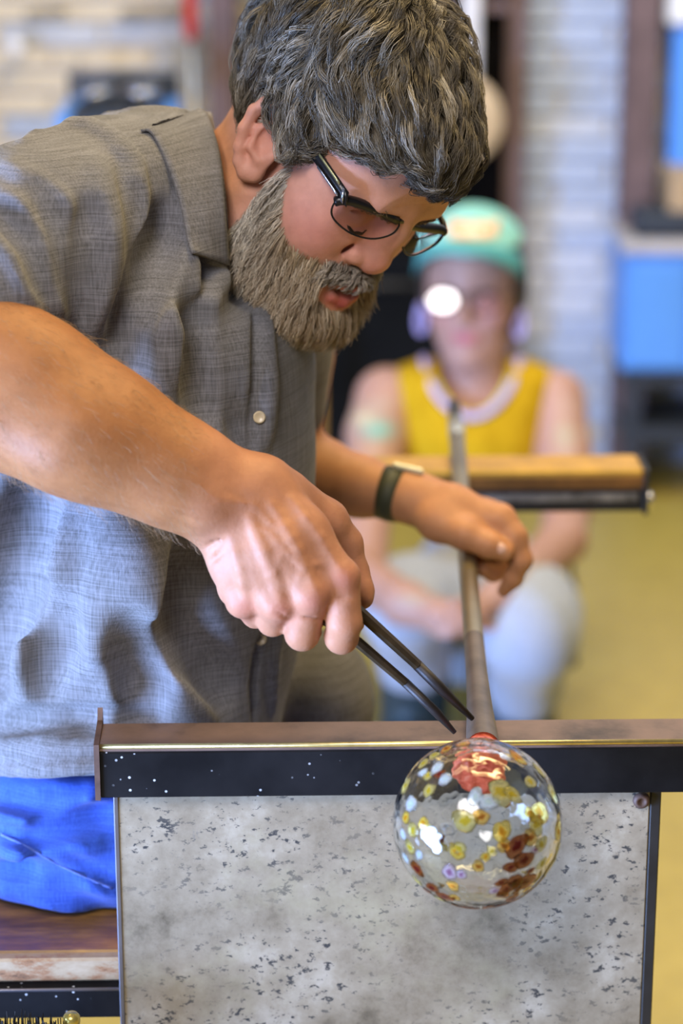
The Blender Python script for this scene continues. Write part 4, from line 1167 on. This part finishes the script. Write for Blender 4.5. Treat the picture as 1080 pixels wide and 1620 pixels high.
for f_, o_ in zip(fold, outer):
    r_ = []
    for t in np.linspace(0, 1, 11):
        q = f_ * (1 - t) + o_ * t
        s0 = lay(q, .005)
        q[2] = min(q[2] - .006 * math.sin(math.pi * t), s0[2])
        r_.append(P(*q))
    rows.append(r_)
b = MB(); b.sheet(rows, -.0025); b.build('collar', m_shirt, shirt)
# collar stand inside
st_o = spline([(300, 184, 2.0), (322, 166, 1.96), (343, 212, 1.90), (353, 262, 1.872), (359, 322, 1.86), (362, 372, 1.868), (366, 424, 1.882)], 22)
rows = [[P(q[0], q[1], q[2]), P(q[0] - 8, q[1] + 10, q[2] + .004), P(q[0] - 22, q[1] + 22, q[2] + .014)] for q in st_o]
b = MB(); b.sheet(rows, .002); b.build('collar_stand', m_shirt, shirt)
# buttons
m_btn = plain('shirt_button', (.50, .42, .28), .3)
for (x, y) in ((410, 660), (412, 1012)):
    w = sf.cast(x, y)
    if w is not None:
        dr = w - CAM; dr /= np.linalg.norm(dr)
        b = MB(); b.lathe(w - dr * .0005, -dr, [(-.002, .0048), (.0012, .0048), (.0016, .004), (.001, .003), (.001, 0)], 16); b.build('button', m_btn, shirt)
# ---- jeans
jf = Field((-.42, 1.70, .06), (.26, 2.46, .84), .0042)
jf.chain([P(-40, 1300, 2.06), P(110, 1298, 2.0), P(420, 1335, 1.985), P(620, 1350, 1.99)], [M(150, 2.06), M(150, 2.0), M(140, 1.985), M(125, 1.99)], .03)
jf.chain([P(-40, 1300, 2.16), P(330, 1215, 2.24), P(630, 1270, 2.29)], [M(150, 2.16), M(135, 2.24), M(108, 2.29)], .03)
sl, X, Y, Z = jf.sub(jf.lo, jf.lo + jf.h * jf.n)
jf.v[sl] = -smin(-jf.v[sl], Z - (SZ + .002), .01)               # flattened where it rests on the plank
KN = [P(612, 1352, 1.99), P(625, 1275, 2.29)]                    # knees, then the shins down to the boots
for q, rr in zip(KN, (.064, .064)):
    jf.chain([q, np.array([q[0] + .015, q[1] + .005, .34]), np.array([q[0] + .01, q[1] + .01, .10])], [rr, .062, .056], .03)
ridges(jf, [(.008, [(-10, 1318), (40, 1335), (90, 1365), (140, 1388), (190, 1408)]), (.008, [(-10, 1290), (70, 1300), (150, 1270)]), (.008, [(0, 1348), (70, 1352), (150, 1335)]),
            (.009, [(-10, 1400), (60, 1405), (150, 1425)]), (.008, [(60, 1255), (120, 1262), (180, 1250)])], .014, lift=-.003)
ridges(jf, [(.005, [(-10, 1312), (40, 1328), (90, 1357), (140, 1380), (190, 1400)]), (.006, [(20, 1420), (80, 1424), (160, 1440)]), (.008, [(50, 1325), (120, 1300), (180, 1285)]), (.008, [(0, 1375), (60, 1380), (120, 1402)]), (.006, [(-10, 1262), (60, 1275), (130, 1245)])], .012, 'cut', lift=.001)
jv, jq = jf.tri()
jeans = link('jeans', mesh_np('jeans', jv, jq), m_jean, man)
m_shoe = plain('work_boot_leather', (.05, .03, .02), .5, var=.3)
for q in KN:
    wfld = Field((q[0] - .09, q[1] - .08, -.01), (q[0] + .26, q[1] + .10, .15), .005)
    wfld.chain([np.array([q[0] + .0, q[1] + .01, .05]), np.array([q[0] + .11, q[1] + .005, .045]), np.array([q[0] + .18, q[1], .04])], [.052, .047, .042], .03)
    wfld.cone(np.array([q[0] + .01, q[1] + .01, .06]), np.array([q[0] + .01, q[1] + .01, .12]), .05, .05, .02)
    sl, X, Y, Z = wfld.sub(wfld.lo, wfld.lo + wfld.h * wfld.n); wfld.v[sl] = -smin(-wfld.v[sl], Z - .001 + 0 * X, .006)
    fv, fq = wfld.tri(); link('boot', mesh_np('boot', fv, fq), m_shoe, man)
sp_ = [jf.cast(x, y) for x, y in spline([(2, 1320), (40, 1337), (90, 1367), (140, 1390), (178, 1405)], 24)]
sp_ = [s - FW * .0012 for s in sp_ if s is not None]
if len(sp_) > 1:
    b = MB(); b.tube(sp_, .0011, 6); b.build('side_seam', denim('pale_seam', (.06, .11, .38), (.14, .22, .62), (1, 1, 1)), jeans)

# ---- glasses
gl = empty('eyeglasses', tuple(H2W(mm(0, 98, 22))), 'narrow dark-rimmed eyeglasses on the bearded man\'s nose', 'eyeglasses')
m_frame = plain('black_frame', (.012, .012, .014), .3, .3, var=.1)
m_silver = plain('silver_inlay', (.55, .62, .80), .25, .9, var=.05)
m_lens, nt, bs = new_mat('lens_glass')
bs.inputs['Base Color'].default_value = (.90, .85, .88, 1); bs.inputs['Transmission Weight'].default_value = 1; bs.inputs['Roughness'].default_value = 0; bs.inputs['IOR'].default_value = 1.08
bs.inputs['Specular IOR Level'].default_value = .6
def glasses_side(s):
    if s > 0:
        out = [(543, 314, 67), (585, 327, 42), (628, 349, 13), (627, 364, 14), (612, 374, 21), (586, 378, 36), (556, 370, 50), (532, 352, 60), (524, 336, 65), (530, 320, 68)]
    else:
        out = [(642, 355, -10), (668, 362, -36), (698, 362, -64), (703, 368, -68), (690, 386, -62), (664, 401, -44), (648, 404, -30), (638, 396, -18), (636, 378, -11), (637, 362, -9)]
    L = [HPX(x, y, r) for x, y, r in out]
    nU = 3
    W_ = H2W(np.array(L))
    # smooth closed outline
    n = len(W_); out_ = []
    for i in range(n):
        p0, p1, p2, p3 = W_[i - 1], W_[i], W_[(i + 1) % n], W_[(i + 2) % n]
        for t in np.linspace(0, 1, 5)[:-1]:
            out_.append(.5 * ((2 * p1) + (-p0 + p2) * t + (2 * p0 - 5 * p1 + 4 * p2 - p3) * t * t + (-p0 + 3 * p1 - 3 * p2 + p3) * t ** 3))
    out_ = np.array(out_)
    c = out_.mean(0); nl = np.cross(out_[8] - c, out_[0] - c); nl /= np.linalg.norm(nl)
    if nl @ FW > 0: nl = -nl
    v = [c + nl * .0012] + list(out_ + nl * .0002) + [c - nl * .0004] + list(out_ - nl * .0014)
    k_ = len(out_); f = []
    for i in range(k_):
        j = (i + 1) % k_
        f += [(0, 1 + i, 1 + j), (k_ + 1, k_ + 2 + j, k_ + 2 + i), (1 + i, k_ + 2 + i, k_ + 2 + j, 1 + j)]
    b = MB(); b.add(v, f, False); b.build('lens', m_lens, gl)
    q = [p_ - FW * .0012 for p_ in list(out_) + [out_[0]]]
    b = MB(); b.tube(q, .0008, 6, cap=False); b.build('rim', m_frame, gl)
    br = W_[[9, 0, 1, 2]] if s > 0 else W_[[0, 1, 2, 3]]
    b = MB(); b.tube(spline(br, 14) - FW * .0035, .0029, 8, (UP, 1.4)); b.build('brow_bar', m_frame, gl)
    return W_
wr_ = glasses_side(1); wl_ = glasses_side(-1)
b = MB(); b.tube(spline([wr_[2], H2W(HPX(634, 350, 4) + mm(0, 2, 2)), wl_[0]], 9) - FW * .003, .0023, 8); b.build('bridge', m_frame, gl)
b = MB(); b.ball(H2W(HPX(610, 361, 11)), mm(2, 3.5, 5), 12, 8); b.build('nose_pad', plain('clear_pad', (.75, .75, .78), .1), gl)
tp = spline([H2W(HPX(549, 316, 71)), H2W(HPX(541, 305, 73)), H2W(HPX(520, 275, 76)), H2W(HPX(500, 246, 77)), H2W(HPX(470, 205, 80)), H2W(HPX(440, 172, 79))], 16)
hw_ = H2W(mm(0, -4, 4.6) * .9) - H2W(mm(0, 0, 0))               # half height of the side arm
out_n = H2W(mm(1, 0, 0)) - H2W(mm(0, 0, 0))
def strip(name, i0, i1, lo_, hi_, lift, mat):
    b = MB(); b.sheet([[tp[i] + hw_ * u + out_n * lift for u in np.linspace(lo_, hi_, 3)] for i in range(i0, i1)], -.0018 if lift == 0 else -.0006); b.build(name, mat, gl)
strip('temple', 0, 16, -1.0, 1.0, 0, m_frame)
strip('temple_inlay', 3, 9, -1.0, -.62, 1.9, m_silver)
strip('temple_inlay', 3, 9, .62, 1.0, 1.9, plain('olive_inlay', (.35, .33, .16), .3, .5))
strip('hinge', 1, 3, -1.0, 1.0, 1.9, m_silver)
tl = [wl_[3], H2W(HPX(700, 352, -74)), H2W(HPX(690, 332, -76)), H2W(HPX(672, 300, -78))]
b = MB(); b.tube(tl, .0026, 8); b.build('temple', m_frame, gl)

# ---- wristband on the far wrist
wt = empty('wristwatch', tuple(P(622, 783, 2.195)), 'dark green wrist strap with a pale face on the man\'s far wrist', 'wristwatch')
a_ = P(624, 782, 2.196); d_ = P(646, 787, 2.192) - a_; d_ /= np.linalg.norm(d_)
b = MB(); b.lathe(a_ - d_ * .002, d_, [(-.009, .0232), (-.010, .0248), (.0, .0258), (.010, .0248), (.0095, .0226)], 32)
b.build('strap', plain('green_strap', (.035, .040, .022), .6), wt)
b = MB(); b.box(P(645, 741, 2.185), (.030, .012, .006), d_ * np.array([1, 1, 1]), FW, UP, .002); b.build('case', plain('pale_case', (.75, .74, .55), .3), wt)
# ================================================================== the woman crouching behind
wm = empty('person', tuple(P(745, 1120, 3.75)[:2]) + (0,), 'woman in a teal cap and mustard sleeveless top crouching behind the bench', 'person')
wf = Field((-.03, 3.0, .30), (.42, 3.95, 1.0), .0042)
def wch(rows, k, f=None): (f or wf).chain([P(a, b_, c) for a, b_, c, r in rows], [M(r, c) for a, b_, c, r in rows], k)
yaw = math.radians(10)
WR = np.array([RT * math.cos(yaw) + np.array([0, 1.0, 0]) * math.sin(yaw) * -1, np.array([0, 1.0, 0]) * math.cos(yaw) + RT * math.sin(yaw), [0, 0, 1.0]]).T   # columns right, back, up
WH = P(745, 452, 3.78)
def wl(x, y, z): return WH + WR @ (np.array([x, -y, z]) / 1000)      # x image right, y towards the camera, z up
wf.ell(wl(0, -12, 20), mm(72, 92, 98), R=WR)
wf.ell(wl(0, 22, -38), mm(61, 56, 78), .03, R=WR)
wf.ell(wl(0, 60, -98), mm(23, 19, 18), .02, R=WR)                   # chin
for s in (-1, 1):
    wf.ell(wl(s * 38, 58, -22), mm(20, 18, 22), .02, R=WR)
    wf.ell(wl(s * 28, 84, 6), mm(16, 9, 9), .012, 'cut', R=WR)
    wf.ell(wl(s * 28, 68, 6), mm(12, 10, 9), .004, R=WR)
    wf.ell(wl(s * 74, -8, -12), mm(6, 14, 27), .01, R=WR)           # ear
wf.cone(wl(0, 76, 4), wl(0, 96, -32), .007, .011, .01)
wf.cone(wl(-15, 77, -66), wl(15, 77, -66), .0065, .0065, .006)
wch([(748, 560, 3.80, 47), (748, 640, 3.83, 54)], .03)
wch([(640, 632, 3.84, 40), (855, 632, 3.84, 40)], .03)
wf.ell(P(748, 700, 3.85), (M(105, 3.84), .08, M(100, 3.84)), .03)
# arms
wch([(612, 632, 3.82, 52), (596, 690, 3.78, 47), (580, 800, 3.68, 40), (574, 905, 3.56, 37)], .02)
wch([(574, 912, 3.52, 38), (640, 955, 3.40, 33), (700, 978, 3.36, 26), (738, 985, 3.35, 22)], .02)
wch([(878, 632, 3.82, 48), (890, 720, 3.78, 42), (896, 800, 3.70, 37), (890, 852, 3.62, 36)], .02)
wch([(890, 855, 3.61, 36), (835, 905, 3.50, 33), (785, 945, 3.40, 25), (755, 965, 3.37, 22)], .02)
for k_ in range(4):
    wch([(752 - 3 * k_, 958 + 7 * k_, 3.36, 11), (725 - 3 * k_, 972 + 9 * k_, 3.34, 9.5), (702 - 2 * k_, 990 + 8 * k_, 3.345, 8), (694, 1000 + 7 * k_, 3.36, 7)], .004)
    wch([(742 + 2 * k_, 984 + 6 * k_, 3.385, 10), (768 + 3 * k_, 990 + 9 * k_, 3.37, 9), (788 + 2 * k_, 1002 + 8 * k_, 3.38, 7.5)], .004)
wch([(748, 955, 3.36, 11), (722, 955, 3.34, 9), (704, 968, 3.34, 7.5)], .004)
wv, wq = wf.tri()
lc = (wv - WH) @ WR * 1000 * np.array([1, -1, 1])
wc = np.tile([.46, .27, .215], (len(wv), 1))
for s in (-1, 1):
    wc = blend(wc, (.66, .30, .28), .55 * gs(lc, (s * 40, 70, -28), (24, 25, 22)))
    wc = blend(wc, (.10, .06, .05), .95 * gs(lc, (s * 28, 80, 5), (13, 16, 6)))
    wc = blend(wc, (.14, .09, .07), .9 * gs(lc, (s * 30, 84, 26), (19, 16, 4.5)))
wc = blend(wc, (.62, .16, .20), 1.0 * gs(lc, (0, 82, -66), (20, 16, 9)))
wd = (wv - CAM) @ FW; wpx = 540 + FPX * wv[:, 0] / wd; wpy = 810 - FPX * ((wv - CAM) @ UP) / wd
def spot(x, y, sx, sy): return np.exp(-((wpx - x) / sx) ** 2 - ((wpy - y) / sy) ** 2)
for x, y, sx, sy, c, w in ((598, 680, 26, 16, (.16, .48, .40), .95), (575, 662, 16, 12, (.62, .62, .40), .7), (600, 640, 30, 10, (.45, .42, .36), .5), (596, 715, 30, 12, (.55, .35, .2), .6),
                           (893, 690, 18, 22, (.42, .40, .28), .7), (880, 740, 24, 14, (.55, .48, .36), .6), (898, 640, 22, 14, (.50, .36, .30), .5), (650, 950, 24, 9, (.40, .42, .36), .6), (850, 900, 18, 12, (.35, .36, .25), .6)):
    wc = blend(wc, c, w * spot(x, y, sx, sy) * (wpy > 590))
m_wskin = vcol_mat('fair_skin', .5, .4, 0, .08, 40)
link('body', mesh_np('body', wv, wq, wc), m_wskin, wm)
# top
tf = Field((-.03, 3.55, .40), (.42, 3.98, .95), .0042)
tf.loft([(566, 672, 826, 3.845, .05), (580, 622, 872, 3.845, .085), (600, 602, 892, 3.845, .10), (640, 608, 882, 3.845, .112), (700, 618, 864, 3.84, .118), (760, 628, 856, 3.84, .115), (830, 612, 850, 3.835, .12), (884, 604, 850, 3.83, .125)], (-.03, 3.55, .40), (.42, 3.98, .95))
tf.chain([P(748, 540, 3.79), P(748, 625, 3.79)], [M(56, 3.79), M(58, 3.79)], .01, 'cut')
tf.ell(P(748, 610, 3.74), (M(62, 3.74), .05, M(48, 3.74)), .01, 'cut')
tv, tq = tf.tri()
m_must, nt, bs = new_mat('mustard_knit')
nt.links.new(ramp(nt, noise(nt, coords(nt, (30, 30, 1)), 3, 3), [(.3, (.44, .27, .008)), (.7, (.60, .39, .015))]), bs.inputs['Base Color']); bs.inputs['Roughness'].default_value = .9; bs.inputs['Specular IOR Level'].default_value = .08
top_ = link('sleeveless_top', mesh_np('sleeveless_top', tv, tq), m_must, wm)
m_lav = plain('lavender_trim', (.46, .40, .72), .8)
nb = spline([(670, 566, 3.80), (676, 596, 3.765), (692, 628, 3.74), (720, 655, 3.728), (748, 662, 3.724), (778, 652, 3.728), (804, 622, 3.74), (816, 596, 3.765), (822, 568, 3.80)], 40)
b = MB(); b.tube([P(*q) for q in nb], M(7, 3.75), 10); b.build('neck_trim', m_lav, top_)
b = MB(); b.tube([P(q[0] * .86 + 748 * .14, q[1] - 6, q[2] + .004) for q in nb[3:-3]], M(3, 3.75), 8); b.build('neck_trim', plain('lime_piping', (.62, .62, .10), .7), top_)
# jeans
pf = Field((-.03, 3.0, -.01), (.46, 4.05, .70), .0048)
wch([(745, 935, 3.88, 105), (745, 980, 3.90, 105)], .03, pf)
wch([(690, 955, 3.80, 78), (652, 955, 3.60, 74), (640, 965, 3.50, 64)], .03, pf)
wch([(640, 970, 3.50, 62), (655, 1050, 3.60, 50), (662, 1090, 3.66, 44)], .03, pf)
wch([(800, 930, 3.80, 86), (832, 975, 3.50, 82), (838, 1000, 3.42, 74)], .03, pf)
wch([(838, 1010, 3.42, 72), (830, 1080, 3.56, 54), (826, 1118, 3.66, 46)], .03, pf)
pv, pq = pf.tri()
m_pale = denim('pale_denim', (.32, .37, .48), (.52, .57, .67), (.82, .84, .86), .5)
jw = link('jeans', mesh_np('jeans', pv, pq), m_pale, wm)
m_cord = plain('dark_cord', (.08, .07, .10), .6)
b = MB(); b.tube([P(902, 890, 3.62), P(908, 930, 3.58), P(904, 980, 3.56), P(906, 1030, 3.56)], .004, 8); b.ball(P(904, 1045, 3.56), .011, 10, 8); b.ball(P(905, 930, 3.57), .009, 10, 8); b.build('key_cord', m_cord, jw)
# boots
m_boot = plain('dark_teal_boot', (.022, .045, .055), .5, var=.3)
for (x, y, d_, top_r) in ((656, 1035, 3.60, 60), (826, 1112, 3.66, 52)):
    ff = Field(P(x, y, d_) + np.array([-.10, -.30, -.45]), P(x, y, d_) + np.array([.10, .15, .14]), .005)
    q = P(x, y, d_)
    ff.chain([q + np.array([0, 0, .02]), np.array([q[0], q[1] + .01, .06])], [M(top_r, d_), .05], .02)
    ff.chain([np.array([q[0], q[1] + .03, .045]), np.array([q[0] - .005, q[1] - .08, .045]), np.array([q[0] - .008, q[1] - .15, .036])], [.045, .044, .036], .03)
    sl, X, Y, Z = ff.sub(ff.lo, ff.lo + ff.h * ff.n); ff.v[sl] = -smin(-ff.v[sl], Z - .001 + 0 * X, .006)
    fv, fq = ff.tri(); link('boot', mesh_np('boot', fv, fq), m_boot, wm)
# hair
gf = Field(WH - .16, WH + .16, .004)
gf.ell(wl(0, -26, 18), mm(82, 88, 96), R=WR)
gf.ell(wl(62, -20, -30), mm(20, 36, 55), .03, R=WR); gf.ell(wl(-62, -30, -20), mm(16, 30, 45), .03, R=WR)
gf.ell(wl(0, 60, -40), mm(66, 70, 78), .01, 'cut', R=WR)
kv, kq = gf.tri()
m_dh = plain('dark_brown_hair', (.03, .02, .018), .5, var=.4, scale=90)
link('hair', mesh_np('hair', kv, kq), m_dh, wm)
# cap
cap = empty('cap', tuple(wl(0, 0, 60)), 'teal cap with an orange patch on the crouching woman\'s head', 'cap')
cf = Field(WH - .17, WH + .20, .0036)
cf.ell(wl(0, -10, 46), mm(86, 104, 80), R=WR)
sl, X, Y, Z = cf.sub(cf.lo, cf.lo + cf.h * cf.n)
cf.v[sl] = -smin(-cf.v[sl], Z - (WH[2] + .074) + (Y - WH[1]) * -.12 + 0 * X, .008)
cf.ell(wl(0, -8, 36), mm(80, 98, 72), .003, 'cut', R=WR)
kv, kq = cf.tri()
m_teal = plain('teal_cotton', (.26, .62, .58), .8, var=.08)
link('crown', mesh_np('crown', kv, kq), m_teal, cap)
rows = []
for t in np.linspace(-1, 1, 21):
    an = t * 1.15
    inn = wl(84 * math.sin(an), -10 + 100 * math.cos(an), 84 - 26 * t * t)
    ou = wl(88 * math.sin(an) * 1.04, -10 + 100 * math.cos(an) + 62 * math.cos(t * math.pi / 2) ** .7, 82 - 62 * t * t)
    rows.append([inn * (1 - u) + ou * u + np.array([0, 0, .006]) * math.sin(u * math.pi) for u in np.linspace(0, 1, 6)])
b = MB(); b.sheet(rows, .003); b.build('brim', plain('shaded_teal', (.07, .34, .37), .8, var=.08), cap)  # darker teal paints in the brim's shadow
rows = []
for zz in np.linspace(90, 112, 7):
    r_ = []
    for xx in np.linspace(-30, 46, 13):
        yy = -10 + 106.0 * math.sqrt(max(0, 1 - (xx / 87.5) ** 2 - ((zz - 46) / 81.5) ** 2)); r_.append(wl(xx, yy, zz))
    rows.append(r_)
b = MB(); b.sheet(rows[::-1], .0015)
o = b.build('patch', None, cap); me = o.data
m_pat, nt, bs = new_mat('orange_patch')
nt.links.new(ramp(nt, noise(nt, coords(nt), 45, 3), [(.42, (.75, .70, .50)), (.5, (.85, .38, .16)), (.7, (.88, .46, .22))]), bs.inputs['Base Color']); me.materials.append(m_pat)
# glasses
wg = empty('eyeglasses', tuple(wl(0, 92, 5)), 'round thin eyeglasses with a bright reflection, on the woman in the cap', 'eyeglasses')
m_glint_lens, nt, bs = new_mat('glint_lens')  # glint put into one lens by its tilt and raised index
bs.inputs['Base Color'].default_value = (.95, .95, 1, 1); bs.inputs['Transmission Weight'].default_value = 1; bs.inputs['Roughness'].default_value = 0; bs.inputs['IOR'].default_value = 1.9
for s in (-1, 1):
    c = wl(s * 32, 93, -4)
    tl_, tc_ = FRONT_WINDOW - c, CAM - c
    n_ = tl_ / np.linalg.norm(tl_) + tc_ / np.linalg.norm(tc_) if s < 0 else np.array([.05, -.97, .1]); n_ /= np.linalg.norm(n_)
    u = np.cross([0, 0, 1.0], n_); u /= np.linalg.norm(u); w = np.cross(n_, u)
    ring = [c + (u * 23 * math.cos(a) + w * 18 * math.sin(a)) / 1000 for a in np.linspace(0, 2 * math.pi, 29)]
    b = MB(); b.tube(ring, .0017, 6, cap=False); b.build('rim', m_frame, wg)
    v = [c + n_ * .001] + [p + n_ * .0003 for p in ring[:-1]] + [c - n_ * .001] + [p - n_ * .0017 for p in ring[:-1]]; k_ = 28; f = []
    for i in range(k_):
        j = (i + 1) % k_; f += [(0, 1 + i, 1 + j), (k_ + 1, k_ + 2 + j, k_ + 2 + i), (1 + i, k_ + 2 + i, k_ + 2 + j, 1 + j)]
    b = MB(); b.add(v, f); b.build('lens', m_glint_lens if s < 0 else m_lens, wg)
    b = MB(); b.tube([wl(s * 60, 86, 6), wl(s * 74, 50, 6), wl(s * 79, 0, 2)], .0016, 6); b.build('temple', m_frame, wg)
    e = empty('earring', tuple(wl(s * 80, 0, -40)), 'pale lavender hoop earring at the woman\'s %s' % ('ear beside the furnace' if s < 0 else 'ear beside the brick wall'), 'earring', 'lavender earrings')
    c = wl(s * 78, 2, -58)
    hoop = [c + np.array([math.cos(a) * .007, -.004, math.sin(a) * .020]) for a in np.linspace(0, 2 * math.pi, 25)]
    b = MB(); b.tube(hoop, .004, 8, cap=False); b.build('hoop', m_lav, e)
    b = MB(); b.ball(wl(s * 81, 0, -36), .005, 10, 8); b.build('stud', m_lav, e)
b = MB(); b.tube([wl(-8, 95, 4), wl(0, 98, 6), wl(8, 95, 4)], .0016, 6); b.build('bridge', m_frame, wg)
